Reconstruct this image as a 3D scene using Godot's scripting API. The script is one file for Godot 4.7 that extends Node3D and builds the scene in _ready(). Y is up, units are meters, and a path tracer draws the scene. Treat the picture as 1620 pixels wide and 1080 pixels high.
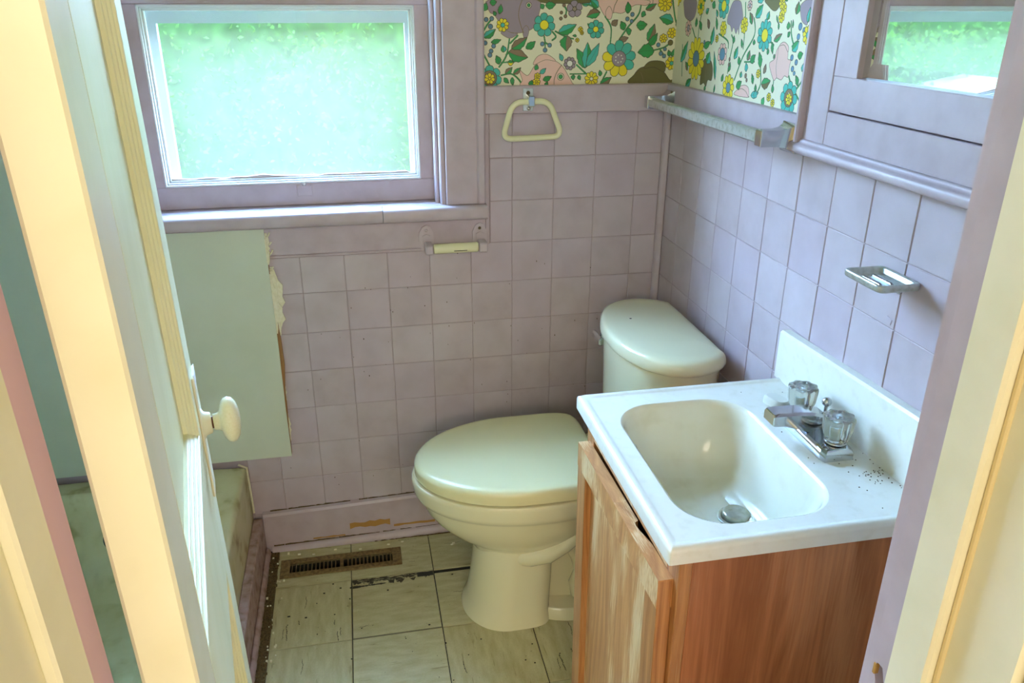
extends Node3D
# A small mauve-tiled bathroom seen from the hall through its open door. World: the corner of the back (window) wall and the right wall is x = 0, z = 0; floor y = 0.

const TP := 0.10795   # wall tile pitch
const FT := 0.22228   # floor tile pitch
const ZT := 0.335     # centre line of the toilet
var M := {}
var rng := RandomNumberGenerator.new()
var box_cache := {}

func _ready() -> void:
	rng.seed = 7
	# ---- camera
	var cam := Camera3D.new(); cam.name = "camera"
	cam.transform = Transform3D(Basis(Vector3(0.98111, 0.00228, 0.19345), Vector3(0.07368, 0.92018, -0.38450), Vector3(-0.17888, 0.39149, 0.90263)).orthonormalized(), Vector3(-0.797, 1.4387, 1.9684))
	cam.fov = 46.51; cam.near = 0.03; cam.far = 200.0; cam.current = true
	add_child(cam)
	# ---- sky, exposure
	var env := Environment.new()
	env.background_mode = Environment.BG_SKY
	var sm := ProceduralSkyMaterial.new()
	sm.sky_top_color = Color(0.59, 0.78, 1.0)
	sm.sky_horizon_color = Color(0.80, 0.92, 1.0)
	sm.ground_bottom_color = Color(0.30, 0.36, 0.27)
	sm.ground_horizon_color = Color(0.55, 0.60, 0.52)
	sm.sun_angle_max = 0.0
	var sky := Sky.new(); sky.sky_material = sm
	env.sky = sky
	env.background_energy_multiplier = 72.0
	env.tonemap_mode = Environment.TONE_MAPPER_LINEAR
	env.tonemap_exposure = 1.2
	env.sdfgi_enabled = true; env.ssao_enabled = true; env.ssil_enabled = true
	var we := WorldEnvironment.new(); we.name = "world_environment"; we.environment = env
	add_child(we)
	build_materials()
	# ---- structure
	build_outside()
	build_floor()
	build_wall_back()
	build_wall_right()
	build_other_walls()
	build_window()
	build_trims()
	build_doorway()
	build_door()
	# ---- things
	build_tub()
	build_toilet()
	build_vanity()
	build_vanity_top()
	build_faucet()
	build_medicine_cabinet()
	build_towel_bar()
	build_towel_ring()
	build_paper_holder()
	build_soap_dish()
	build_register()
	build_debris()
	build_hall_window()

# ------------------------------------------------------------------ nodes
func mi(called: String, mesh: Mesh, m: Material, parent: Node = self, at := Vector3.ZERO) -> MeshInstance3D:
	var o := MeshInstance3D.new()
	o.name = called; o.mesh = mesh; o.material_override = m; o.position = at
	parent.add_child(o, true)
	return o

func thing(called: String, label: String, category: String, at := Vector3.ZERO, group := "") -> Node3D:
	var o := Node3D.new(); o.name = called; o.position = at
	add_child(o, true)
	return tag(o, label, category, group)

func tag(o: Node3D, label: String, category: String, group := "", kind := "") -> Node3D:
	o.set_meta("label", label); o.set_meta("category", category)
	if group != "": o.set_meta("group", group)
	if kind != "": o.set_meta("kind", kind)
	return o

func structure(called: String, label: String, category: String, mesh: Mesh = null, m: Material = null) -> Node3D:
	var o: Node3D
	if mesh == null:
		o = Node3D.new()
	else:
		o = MeshInstance3D.new(); o.mesh = mesh; o.material_override = m
	o.name = called
	add_child(o, true)
	return tag(o, label, category, "", "structure")

# ------------------------------------------------------------------ shapes
func tri(st: SurfaceTool, a: Vector3, b: Vector3, c: Vector3, n: Vector3) -> void:
	if (c - a).cross(b - a).dot(n) < 0.0:
		var t := b; b = c; c = t
	for p in [a, b, c]:
		st.set_normal(n); st.add_vertex(p)

func quad(st: SurfaceTool, a: Vector3, b: Vector3, c: Vector3, d: Vector3, n: Vector3) -> void:
	tri(st, a, b, c, n); tri(st, a, c, d, n)

func begin() -> SurfaceTool:
	var st := SurfaceTool.new(); st.begin(Mesh.PRIMITIVE_TRIANGLES); return st

func bx(st: SurfaceTool, lo: Vector3, hi: Vector3, b := 0.0) -> void:   # a box with chamfered edges
	var c := (lo + hi) * 0.5
	var h := ((hi - lo) * 0.5).abs()
	b = minf(b, minf(h.x, minf(h.y, h.z)) * 0.9)
	var P := func(sx: float, sy: float, sz: float, ax: int) -> Vector3:
		var i := h - Vector3(b, b, b); i[ax] = h[ax]
		return c + Vector3(sx * i.x, sy * i.y, sz * i.z)
	for ax in 3:
		var u := (ax + 1) % 3
		var v := (ax + 2) % 3
		for s in [-1.0, 1.0]:
			var q := []
			for k in [[-1.0, -1.0], [1.0, -1.0], [1.0, 1.0], [-1.0, 1.0]]:
				var g := Vector3.ZERO; g[ax] = s; g[u] = k[0]; g[v] = k[1]
				q.append(P.call(g.x, g.y, g.z, ax))
			var n := Vector3.ZERO; n[ax] = s
			quad(st, q[0], q[1], q[2], q[3], n)
		if b > 0.0:
			for s in [-1.0, 1.0]:
				for t in [-1.0, 1.0]:
					var g0 := Vector3.ZERO; g0[u] = s; g0[v] = t
					var g1 := g0; g0[ax] = -1.0; g1[ax] = 1.0
					var n := Vector3.ZERO; n[u] = s; n[v] = t; n = n.normalized()
					quad(st, P.call(g0.x, g0.y, g0.z, u), P.call(g1.x, g1.y, g1.z, u), P.call(g1.x, g1.y, g1.z, v), P.call(g0.x, g0.y, g0.z, v), n)
	if b > 0.0:
		for sx in [-1.0, 1.0]:
			for sy in [-1.0, 1.0]:
				for sz in [-1.0, 1.0]:
					tri(st, P.call(sx, sy, sz, 0), P.call(sx, sy, sz, 1), P.call(sx, sy, sz, 2), Vector3(sx, sy, sz).normalized())

func box(lo: Vector3, hi: Vector3, b := 0.0) -> Mesh:
	var st := begin(); bx(st, lo, hi, b); return st.commit()

func sized_box(s: Vector3, b: float) -> Mesh:   # shared between alike pieces, centred
	var key := "%.4f %.4f %.4f %.4f" % [s.x, s.y, s.z, b]
	if not box_cache.has(key):
		box_cache[key] = box(-s * 0.5, s * 0.5, b)
	return box_cache[key]

func loft(rings: Array, cap0 := false, cap1 := false, inward := false, closed := true) -> Mesh:   # skin over rings of equal length; repeat a ring for a sharp edge
	var R := rings.size()
	var N: int = rings[0].size()
	var V := PackedVector3Array(); var NO := PackedVector3Array(); var I := PackedInt32Array()
	for r in rings: V.append_array(r)
	NO.resize(V.size())
	var turn := 0.0
	var lim := N if closed else N - 1
	for r in R - 1:
		var cen := Vector3.ZERO
		for k in N: cen += rings[r][k] + rings[r + 1][k]
		cen /= 2.0 * N
		for k in lim:
			var a := r * N + k; var b := r * N + (k + 1) % N; var c := a + N; var d := b + N
			for t in [[a, b, d], [a, d, c]]:
				var g: Vector3 = (V[t[2]] - V[t[0]]).cross(V[t[1]] - V[t[0]])
				if g.length_squared() < 1e-18: continue
				NO[t[0]] += g; NO[t[1]] += g; NO[t[2]] += g
				turn += g.dot((V[t[0]] + V[t[1]] + V[t[2]]) / 3.0 - cen)
				I.append_array(PackedInt32Array([t[0], t[1], t[2]]))
	var flip := (turn < 0.0) != inward
	for k in NO.size():
		NO[k] = (-NO[k] if flip else NO[k]).normalized()
		if NO[k].length_squared() < 0.5: NO[k] = Vector3.UP
	if flip:
		for k in range(0, I.size(), 3):
			var t := I[k + 1]; I[k + 1] = I[k + 2]; I[k + 2] = t
	for e in [[cap0, 0, 1], [cap1, R - 1, R - 2]]:
		if not e[0]: continue
		var ring: PackedVector3Array = rings[e[1]]
		var cen := Vector3.ZERO; var other := Vector3.ZERO
		for k in N: cen += ring[k] / N; other += rings[e[2]][k] / N
		var nn := Vector3.ZERO
		for k in N: nn += (ring[k] - cen).cross(ring[(k + 1) % N] - cen)
		nn = nn.normalized()
		if nn.dot(cen - other) < 0.0: nn = -nn
		var base := V.size()
		V.append(cen); NO.append(nn)
		for k in N: V.append(ring[k]); NO.append(nn)
		for k in N:
			var b := base + 1 + k; var c := base + 1 + (k + 1) % N
			if (V[c] - cen).cross(V[b] - cen).dot(nn) < 0.0: I.append_array(PackedInt32Array([base, c, b]))
			else: I.append_array(PackedInt32Array([base, b, c]))
	var arr := []; arr.resize(Mesh.ARRAY_MAX)
	arr[Mesh.ARRAY_VERTEX] = V; arr[Mesh.ARRAY_NORMAL] = NO; arr[Mesh.ARRAY_INDEX] = I
	var am := ArrayMesh.new(); am.add_surface_from_arrays(Mesh.PRIMITIVE_TRIANGLES, arr)
	return am

func lathe(profile: Array, n := 32, at := Vector3.ZERO, axis := Vector3.UP, lobes := 0, lobe := 0.0) -> Mesh:   # profile of [radius, height]
	var q := Quaternion(Vector3.UP, axis.normalized())
	var rings := []
	for p in profile:
		var r := PackedVector3Array()
		for k in n:
			var a := TAU * k / n
			var rad: float = p[0] * (1.0 + (lobe * cos(lobes * a) if lobes > 0 else 0.0))
			r.append(at + q * Vector3(cos(a) * rad, p[1], sin(a) * rad))
		rings.append(r)
	return loft(rings)

func tube(path: Array, radius: float, n := 12, closed := false, flat := 1.0) -> Mesh:
	var rings := []
	var cnt := path.size()
	var up := Vector3.UP
	for k in cnt:
		var a: Vector3 = path[(k - 1 + cnt) % cnt] if closed or k > 0 else path[k]
		var b: Vector3 = path[(k + 1) % cnt] if closed or k < cnt - 1 else path[k]
		var t := (b - a).normalized()
		if absf(t.dot(up)) > 0.95: up = Vector3.BACK if absf(t.z) < 0.9 else Vector3.RIGHT
		var s := t.cross(up).normalized()
		up = s.cross(t).normalized()
		var r := PackedVector3Array()
		for i in n:
			var an := TAU * i / n
			r.append(path[k] + (s * cos(an) + up * sin(an) * flat) * radius)
		rings.append(r)
	if closed: rings.append(rings[0])
	return loft(rings, not closed, not closed)

func rounded_path(pts: Array, r: float, steps := 6) -> Array:   # closed path with rounded corners
	var out := []
	var n := pts.size()
	for k in n:
		var p: Vector3 = pts[k]
		var a: Vector3 = (pts[(k - 1 + n) % n] - p).normalized()
		var b: Vector3 = (pts[(k + 1) % n] - p).normalized()
		for i in steps + 1:
			var t := float(i) / steps
			var p0 := p + a * r; var p2 := p + b * r
			out.append(p0.lerp(p, t).lerp(p.lerp(p2, t), t))
	return out

func extrude(poly: PackedVector2Array, frame: Transform3D, d0: float, d1: float) -> Mesh:   # polygon in the frame's xy, from depth d0 to d1 along its z
	var st := begin()
	var idx := Geometry2D.triangulate_polygon(poly)
	for e in [[d0, -1.0], [d1, 1.0]]:
		for k in range(0, idx.size(), 3):
			var p := []
			for j in 3:
				var q := poly[idx[k + j]]
				p.append(frame * Vector3(q.x, q.y, e[0]))
			tri(st, p[0], p[1], p[2], frame.basis.z.normalized() * e[1] * signf(d1 - d0))
	var area := 0.0
	for k in poly.size():
		var a := poly[k]; var b := poly[(k + 1) % poly.size()]
		area += a.x * b.y - b.x * a.y
	for k in poly.size():
		var a := poly[k]; var b := poly[(k + 1) % poly.size()]
		var n2 := Vector2(b.y - a.y, a.x - b.x).normalized() * signf(area)
		quad(st, frame * Vector3(a.x, a.y, d0), frame * Vector3(b.x, b.y, d0), frame * Vector3(b.x, b.y, d1), frame * Vector3(a.x, a.y, d1), (frame.basis * Vector3(n2.x, n2.y, 0)).normalized())
	return st.commit()

func rr_sdf(p: Vector2, h: Vector2, r: float) -> float:
	var q := p.abs() - h + Vector2(r, r)
	return q.max(Vector2.ZERO).length() + minf(maxf(q.x, q.y), 0.0) - r

func rr_ring(angles: Array, o: Vector2, c: Vector2, h: Vector2, r: float, y: float) -> PackedVector3Array:   # where rays from o meet a rounded rectangle
	var out := PackedVector3Array()
	for a in angles:
		var d := Vector2(cos(a), sin(a))
		var lo := 0.0; var hi := 3.0
		for i in 32:
			var m := (lo + hi) * 0.5
			if rr_sdf(o + d * m - c, h, r) < 0.0: lo = m
			else: hi = m
		var p := o + d * lo
		out.append(Vector3(p.x, y, p.y))
	return out

# ------------------------------------------------------------------ materials
func noise_tex(sd: int, freq: float, cols: Array, offs: Array, octaves := 4, size := 512, kind := FastNoiseLite.TYPE_SIMPLEX_SMOOTH) -> NoiseTexture2D:
	var n := FastNoiseLite.new(); n.seed = sd; n.frequency = freq; n.noise_type = kind; n.fractal_octaves = octaves
	var t := NoiseTexture2D.new(); t.width = size; t.height = size; t.seamless = true; t.noise = n; t.normalize = true
	var g := Gradient.new()
	g.offsets = PackedFloat32Array(offs); g.colors = PackedColorArray(cols)
	t.color_ramp = g
	return t

func c8(r: float, g: float, b: float, a := 255.0) -> Color:
	return Color(r / 255.0, g / 255.0, b / 255.0, a / 255.0)

func mat(called: String, col: Color, rough := 0.6, metal := 0.0, tex: Texture2D = null, scale := Vector3.ONE) -> StandardMaterial3D:
	var m := StandardMaterial3D.new()
	m.resource_name = called; m.albedo_color = col; m.roughness = rough; m.metallic = metal
	if tex:
		m.albedo_texture = tex; m.uv1_triplanar = true; m.uv1_world_triplanar = true; m.uv1_scale = scale
	M[called] = m
	return m

func grain_tex(sd: int, base: Color, dark: Color, pale: Color, pale_amount: float) -> ImageTexture:   # wood grain running along v
	var n := FastNoiseLite.new(); n.seed = sd; n.frequency = 1.0; n.fractal_octaves = 3
	var w := FastNoiseLite.new(); w.seed = sd + 1; w.frequency = 1.0; w.fractal_octaves = 2
	var S := 384
	var img := Image.create(S, S, false, Image.FORMAT_RGB8)
	for y in S:
		for x in S:
			var u := float(x) / S; var v := float(y) / S
			var bend := w.get_noise_2d(u * 3.0, v * 1.2) * 0.6
			var f := n.get_noise_2d(u * 26.0 + bend * 4.0, v * 2.2)
			var fine := n.get_noise_2d(u * 120.0, v * 9.0 + 40.0)
			var t := clampf(0.45 + 0.75 * f + 0.35 * fine, 0.0, 1.0)
			var c := base.lerp(dark, t * 0.75)
			var p := clampf((w.get_noise_2d(u * 5.0 + 9.0, v * 2.0) + fine * 0.7 - 0.05) * 2.0, 0.0, 1.0) * pale_amount
			img.set_pixel(x, y, c.lerp(pale, p))
	return ImageTexture.create_from_image(img)

func build_materials() -> void:
	# mauve paint over wall tiles and woodwork: tone on tone, with brownish grime flecks
	var mauve_t := noise_tex(3, 0.012, [c8(189, 173, 175), c8(198, 183, 186), c8(204, 190, 194)], [0.0, 0.5, 1.0])
	mat("mauve_tile", Color.WHITE, 0.32, 0.0, mauve_t, Vector3(1.3, 1.3, 1.3))
	mat("mauve_tile_b", c8(249, 247, 247), 0.36, 0.0, mauve_t, Vector3(1.7, 1.7, 1.7))
	mat("mauve_tile_c", c8(252, 250, 254), 0.30, 0.0, mauve_t, Vector3(1.1, 1.1, 1.1))
	mat("mauve_joint", c8(178, 160, 160), 0.8)
	mat("mauve_dingy", Color.WHITE, 0.6, 0.0, noise_tex(4, 0.02, [c8(112, 84, 62), c8(168, 138, 128), c8(190, 166, 164)], [0.0, 0.4, 1.0]), Vector3(2.5, 2.5, 2.5))
	mat("mauve_wood", c8(250, 246, 248), 0.42, 0.0, mauve_t, Vector3(2.1, 2.1, 2.1))
	mat("mauve_metal", c8(198, 183, 186), 0.4)
	mat("wall_paint", c8(236, 232, 220), 0.75)
	mat("ceiling_paint", c8(232, 230, 222), 0.85)
	var cream_t := noise_tex(5, 0.010, [c8(225, 219, 185), c8(233, 228, 198), c8(237, 232, 205)], [0.0, 0.45, 1.0])
	mat("cream_paint", Color.WHITE, 0.38, 0.0, cream_t, Vector3(1.5, 1.5, 1.5))
	var door_t := noise_tex(6, 0.012, [c8(228, 224, 178), c8(236, 233, 190), c8(242, 239, 204)], [0.0, 0.45, 1.0])
	mat("door_paint", Color.WHITE, 0.4, 0.0, door_t, Vector3(1.4, 0.5, 1.4))
	mat("pink_paint", c8(228, 190, 202), 0.45)
	mat("yellow_worn", c8(224, 206, 156), 0.5)
	mat("sash_white", c8(236, 238, 240), 0.4)
	mat("storm_metal", c8(128, 132, 128), 0.45, 0.0)
	mat("green_board", Color.WHITE, 0.33, 0.0, noise_tex(8, 0.008, [c8(208, 213, 188), c8(214, 219, 196), c8(217, 222, 200)], [0.0, 0.5, 1.0]), Vector3(1, 1, 1))
	mat("adhesive", Color.WHITE, 0.6, 0.0, noise_tex(9, 0.05, [c8(226, 219, 184), c8(236, 231, 202), c8(242, 238, 214)], [0.0, 0.5, 1.0]), Vector3(3, 3, 3))
	mat("brown_glue", c8(150, 108, 58), 0.7)
	mat("bone_china", c8(232, 226, 188), 0.12)
	M.bone_china.clearcoat_enabled = true; M.bone_china.clearcoat = 0.4; M.bone_china.clearcoat_roughness = 0.05
	mat("seat_plastic", c8(232, 225, 176), 0.22)
	mat("tub_enamel", Color.WHITE, 0.25, 0.0, noise_tex(11, 0.014, [c8(150, 136, 92), c8(208, 200, 152), c8(216, 209, 164), c8(222, 216, 174)], [0.0, 0.3, 0.5, 1.0]), Vector3(1.2, 1.2, 1.2))
	mat("marble_white", Color.WHITE, 0.18, 0.0, noise_tex(12, 0.03, [c8(230, 225, 206), c8(238, 234, 218), c8(240, 237, 223)], [0.0, 0.35, 1.0]), Vector3(2, 2, 2))
	mat("basin_white", Color.WHITE, 0.14, 0.0, noise_tex(13, 0.012, [c8(222, 216, 186), c8(235, 231, 208), c8(238, 236, 218)], [0.0, 0.4, 1.0]), Vector3(2, 2, 2))
	mat("chrome", c8(206, 210, 214), 0.12, 1.0)
	mat("chrome_worn", Color.WHITE, 0.30, 0.75, noise_tex(14, 0.03, [c8(176, 180, 166), c8(206, 211, 202), c8(222, 226, 222)], [0.0, 0.45, 1.0]), Vector3(4, 4, 4))
	mat("ivory_plastic", c8(236, 230, 186), 0.25)
	mat("mirror", c8(232, 238, 236), 0.015, 1.0)
	mat("rusty_screw", c8(104, 86, 58), 0.6, 0.3)
	mat("dark_gap", c8(52, 42, 40), 0.9)
	mat("register_metal", Color.WHITE, 0.5, 0.2, noise_tex(15, 0.03, [c8(86, 66, 34), c8(128, 102, 58), c8(146, 120, 74)], [0.0, 0.5, 1.0]), Vector3(5, 5, 5))
	mat("underlay", c8(44, 44, 38), 0.9)
	mat("dirt", Color.WHITE, 0.95, 0.0, noise_tex(16, 0.06, [c8(52, 40, 20), c8(96, 78, 44), c8(132, 112, 70)], [0.0, 0.5, 1.0]), Vector3(6, 6, 6))
	mat("bare_wood", c8(178, 132, 66), 0.8)
	var oak := grain_tex(21, c8(196, 138, 84), c8(142, 86, 42), c8(226, 196, 158), 0.35)
	var oak_pale := grain_tex(31, c8(208, 150, 90), c8(164, 104, 54), c8(236, 206, 156), 0.8)
	var ply := grain_tex(41, c8(180, 112, 66), c8(128, 70, 36), c8(204, 146, 100), 0.45)
	mat("oak_upright", Color.WHITE, 0.42, 0.0, oak, Vector3(3.0, 1.1, 3.0))
	mat("oak_level", Color.WHITE, 0.5, 0.0, oak_pale, Vector3(3.2, 3.2, 3.2))
	mat("oak_panel", Color.WHITE, 0.5, 0.0, oak_pale, Vector3(2.6, 1.0, 2.6))
	mat("ply_side", Color.WHITE, 0.4, 0.0, ply, Vector3(2.0, 0.8, 2.0))
	mat("hedge", Color.WHITE, 0.9, 0.0, noise_tex(18, 0.02, [c8(14, 26, 10), c8(24, 40, 16), c8(40, 58, 26)], [0.0, 0.5, 1.0]), Vector3(0.5, 0.5, 0.5))
	mat("leaf", c8(32, 50, 20), 0.6)
	M.leaf.specular_mode = BaseMaterial3D.SPECULAR_DISABLED; M.hedge.specular_mode = BaseMaterial3D.SPECULAR_DISABLED
	M.leaf.backlight_enabled = true; M.leaf.backlight = c8(60, 80, 26)
	var lawn := noise_tex(17, 0.03, [c8(34, 62, 22), c8(60, 92, 38), c8(96, 124, 60)], [0.0, 0.5, 1.0])
	mat("lawn", Color.WHITE, 0.95, 0.0, lawn, Vector3(0.35, 0.35, 0.35))
	mat("hall_floor", c8(150, 112, 74), 0.5)
	# glass and lamps
	var gl := mat("pane", Color(1, 1, 1, 0.05), 0.02)
	gl.transparency = BaseMaterial3D.TRANSPARENCY_ALPHA
	var ac := mat("clear_acrylic", Color(0.97, 0.99, 0.985, 0.04), 0.03)
	ac.refraction_enabled = true; ac.refraction_scale = 0.049; ac.transparency = BaseMaterial3D.TRANSPARENCY_ALPHA
	var sh := mat("lit_shade", c8(240, 230, 206), 0.9)
	sh.emission_enabled = true; sh.emission = c8(255, 243, 222); sh.emission_energy_multiplier = 2.0

func pane_film_tex() -> ImageTexture:   # dust, streaks and dried splashes on the pane, alpha only
	var S := 640
	var img := Image.create(S, S, false, Image.FORMAT_RGBA8)
	var n := FastNoiseLite.new(); n.seed = 5; n.frequency = 0.012; n.fractal_octaves = 4
	var f := FastNoiseLite.new(); f.seed = 6; f.frequency = 0.09; f.fractal_octaves = 3
	for y in S:
		for x in S:
			var a := 0.060 + 0.007 * n.get_noise_2d(x, y) + 0.004 * f.get_noise_2d(x * 1.0, y * 0.25)
			img.set_pixel(x, y, Color(1.0, 0.93, 0.80, clampf(a, 0.01, 0.9)))
	var r := RandomNumberGenerator.new(); r.seed = 12
	var cl := FastNoiseLite.new(); cl.seed = 8; cl.frequency = 0.008
	for k in 2600:
		var x := r.randi_range(4, S - 12); var y := r.randi_range(4, S - 12)
		if cl.get_noise_2d(x, y) + (0.25 if x > 300 and y < 260 else 0.0) < r.randf_range(0.05, 0.6): continue
		var ln := r.randi_range(1, 5)
		var dx := r.randf_range(-1, 1); var dy := r.randf_range(-1, 1)
		for i in ln:
			img.set_pixel(clampi(x + int(dx * i), 0, S - 1), clampi(y + int(dy * i), 0, S - 1), Color(1, 1, 0.92, 0.075))
	return ImageTexture.create_from_image(img)

# ------------------------------------------------------------------ outside
func build_outside() -> void:
	var st := begin()
	bx(st, Vector3(-40, -0.75, -60), Vector3(40, -0.65, -0.16))
	hedge()
	tag(structure("lawn", "green lawn outside, seen blurred through the dirty window pane", "lawn", st.commit(), M.lawn), "green lawn outside, seen blurred through the dirty window pane", "lawn", "", "structure")

func hedge() -> void:   # a bank of shrubs across the lawn
	var n := FastNoiseLite.new(); n.seed = 3; n.frequency = 0.55; n.fractal_octaves = 4
	var rings := []
	for i in 90:
		var x := -16.0 + 28.0 * i / 89.0
		var r := PackedVector3Array()
		var h := 2.3 + 0.7 * n.get_noise_2d(x * 0.7, 50.0)
		for k in 26:
			var a := PI * k / 25.0
			var d := 1.0 + 0.30 * n.get_noise_3d(x, 3.0 * cos(a), 3.0 * sin(a))
			r.append(Vector3(x, -0.66 + (h + 0.66) * sin(a) * d, -9.0 + 1.5 * cos(a) * d))
		rings.append(r)
	var t := thing("hedge", "leafy green hedge beyond the lawn, blurred by the dirty pane", "hedge", Vector3(0, -0.65, -9))
	mi("foliage", loft(rings, false, false, false, false), M.hedge, t, Vector3(0, 0.65, 9))
	var st := begin()
	quad(st, Vector3(0, 0, 0), Vector3(0.03, 0.05, 0.012), Vector3(0, 0.11, 0), Vector3(-0.03, 0.05, 0.012), Vector3.BACK)
	var mm := MultiMesh.new(); mm.transform_format = MultiMesh.TRANSFORM_3D; mm.mesh = st.commit(); mm.instance_count = 20000
	var r2 := RandomNumberGenerator.new(); r2.seed = 14
	for k in 20000:
		var ring: PackedVector3Array = rings[r2.randi_range(18, 72)]
		var p := ring[r2.randi_range(0, 15)] + Vector3(r2.randf_range(-0.16, 0.16), r2.randf_range(-0.15, 0.2), r2.randf_range(-0.05, 0.25))
		mm.set_instance_transform(k, Transform3D(Basis.from_euler(Vector3(r2.randf_range(-1, 1), r2.randf_range(-1.2, 1.2), r2.randf_range(-3, 3))).scaled(Vector3.ONE * r2.randf_range(0.4, 0.9)), p + Vector3(0, 0.65, 9)))
	var lf := MultiMeshInstance3D.new(); lf.name = "leaves"; lf.multimesh = mm; lf.material_override = M.leaf
	lf.set_meta("kind", "stuff")
	t.add_child(lf, true)

# ------------------------------------------------------------------ floor
func floor_tile_tex(sd: int, marks: int) -> ImageTexture:   # cream vinyl with marbling streaks along u and dark scuffs
	var S := 256
	var img := Image.create(S, S, false, Image.FORMAT_RGB8)
	var n := FastNoiseLite.new(); n.seed = sd; n.frequency = 1.0; n.fractal_octaves = 4
	for y in S:
		for x in S:
			var u := float(x) / S; var v := float(y) / S
			var a := n.get_noise_2d(u * 2.5, v * 9.0)
			var b := n.get_noise_2d(u * 30.0 + 7.0, v * 50.0)
			var c := c8(202, 194, 150).lerp(c8(174, 163, 114), clampf(0.35 + a * 0.55 + b * 0.2, 0.0, 1.0))
			var s := n.get_noise_2d(u * 1.6 + 20.0, v * 14.0 + 3.0)
			if s > 0.5: c = c.lerp(c8(128, 112, 70), clampf((s - 0.5) * 3.0, 0.0, 0.5))
			img.set_pixel(x, y, c)
	var r := RandomNumberGenerator.new(); r.seed = sd
	for k in marks:   # cracked and scorched streaks
		var x := r.randf_range(10, 240); var y := r.randf_range(10, 240)
		var wd := r.randf_range(0.6, 2.4)
		for i in r.randi_range(14, 60):
			x += r.randf_range(0.3, 1.8); y += r.randf_range(-0.9, 0.9)
			if r.randf() < 0.15: continue
			img.fill_rect(Rect2i(int(x), int(y), 2, maxi(1, int(wd * r.randf_range(0.4, 1.3)))), c8(70, 58, 30).lerp(c8(40, 40, 30), r.randf()))
	for k in 8:
		img.fill_rect(Rect2i(r.randi_range(2, 250), r.randi_range(2, 250), r.randi_range(1, 2), r.randi_range(1, 2)), c8(66, 54, 30))
	return ImageTexture.create_from_image(img)

func edge_burn_tex() -> ImageTexture:   # a tile whose far edge is torn and blackened
	var img: Image = floor_tile_tex(63, 2).get_image()
	var n := FastNoiseLite.new(); n.seed = 77; n.frequency = 0.035; n.fractal_octaves = 4
	for x in 256:
		for y in 60:
			var k := n.get_noise_2d(x * 0.7, y * 4.0)
			var edge := 14.0 + 44.0 * absf(n.get_noise_2d(x * 0.6, 300.0))
			if (y < edge and k > -0.16) or (absf(y - 34.0 + x * 0.03) < 7.0 * (0.5 + n.get_noise_2d(x * 0.5, 900.0)) and x < 130):
				img.set_pixel(x, y, c8(40, 42, 32).lerp(c8(80, 66, 38), clampf(k + 0.2, 0.0, 1.0)))
	img.fill_rect(Rect2i(205, 2, 51, 20), c8(40, 44, 38))
	return ImageTexture.create_from_image(img)

func flat_tile(w: float, d: float, t: float, turned: bool) -> Mesh:   # thin slab with its own uv on top
	var key := "ft %.4f %.4f %s" % [w, d, turned]
	if box_cache.has(key): return box_cache[key]
	var st := begin()
	var b := 0.0012
	var hw := w * 0.5; var hd := d * 0.5
	var top := [Vector3(-hw + b, 0, -hd + b), Vector3(hw - b, 0, -hd + b), Vector3(hw - b, 0, hd - b), Vector3(-hw + b, 0, hd - b)]
	var rim := [Vector3(-hw, -b, -hd), Vector3(hw, -b, -hd), Vector3(hw, -b, hd), Vector3(-hw, -b, hd)]
	var uv := [Vector2(0, 0), Vector2(1, 0), Vector2(1, 1), Vector2(0, 1)]
	if turned: uv = [Vector2(0, 0), Vector2(0, 1), Vector2(1, 1), Vector2(1, 0)]
	for f in [[0, 1, 2], [0, 2, 3]]:
		for k in f:
			st.set_normal(Vector3.UP); st.set_uv(uv[k]); st.add_vertex(top[k])
	for k in 4:
		var j := (k + 1) % 4
		var n: Vector3 = ((top[k] + top[j]) * 0.5 * Vector3(1, 0, 1)).normalized()
		for e in [[top[k], top[j], rim[j], rim[k], (n + Vector3.UP).normalized()], [rim[k], rim[j], rim[j] - Vector3(0, t, 0), rim[k] - Vector3(0, t, 0), n]]:
			st.set_uv(uv[k]); quad(st, e[0], e[1], e[2], e[3], e[4])
	box_cache[key] = st.commit()
	return box_cache[key]

const DUCT := [-1.052, -0.772, 0.093, 0.132]   # opening of the floor register: x0, x1, z0, z1

func slab() -> Mesh:
	var st := begin()
	bx(st, Vector3(-2.02, -0.12, -0.02), Vector3(DUCT[0], -0.004, 1.62))
	bx(st, Vector3(DUCT[1], -0.12, -0.02), Vector3(0.12, -0.004, 1.62))
	bx(st, Vector3(DUCT[0], -0.12, -0.02), Vector3(DUCT[1], -0.004, DUCT[2]))
	bx(st, Vector3(DUCT[0], -0.12, DUCT[3]), Vector3(DUCT[1], -0.004, 1.62))
	return st.commit()

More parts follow.
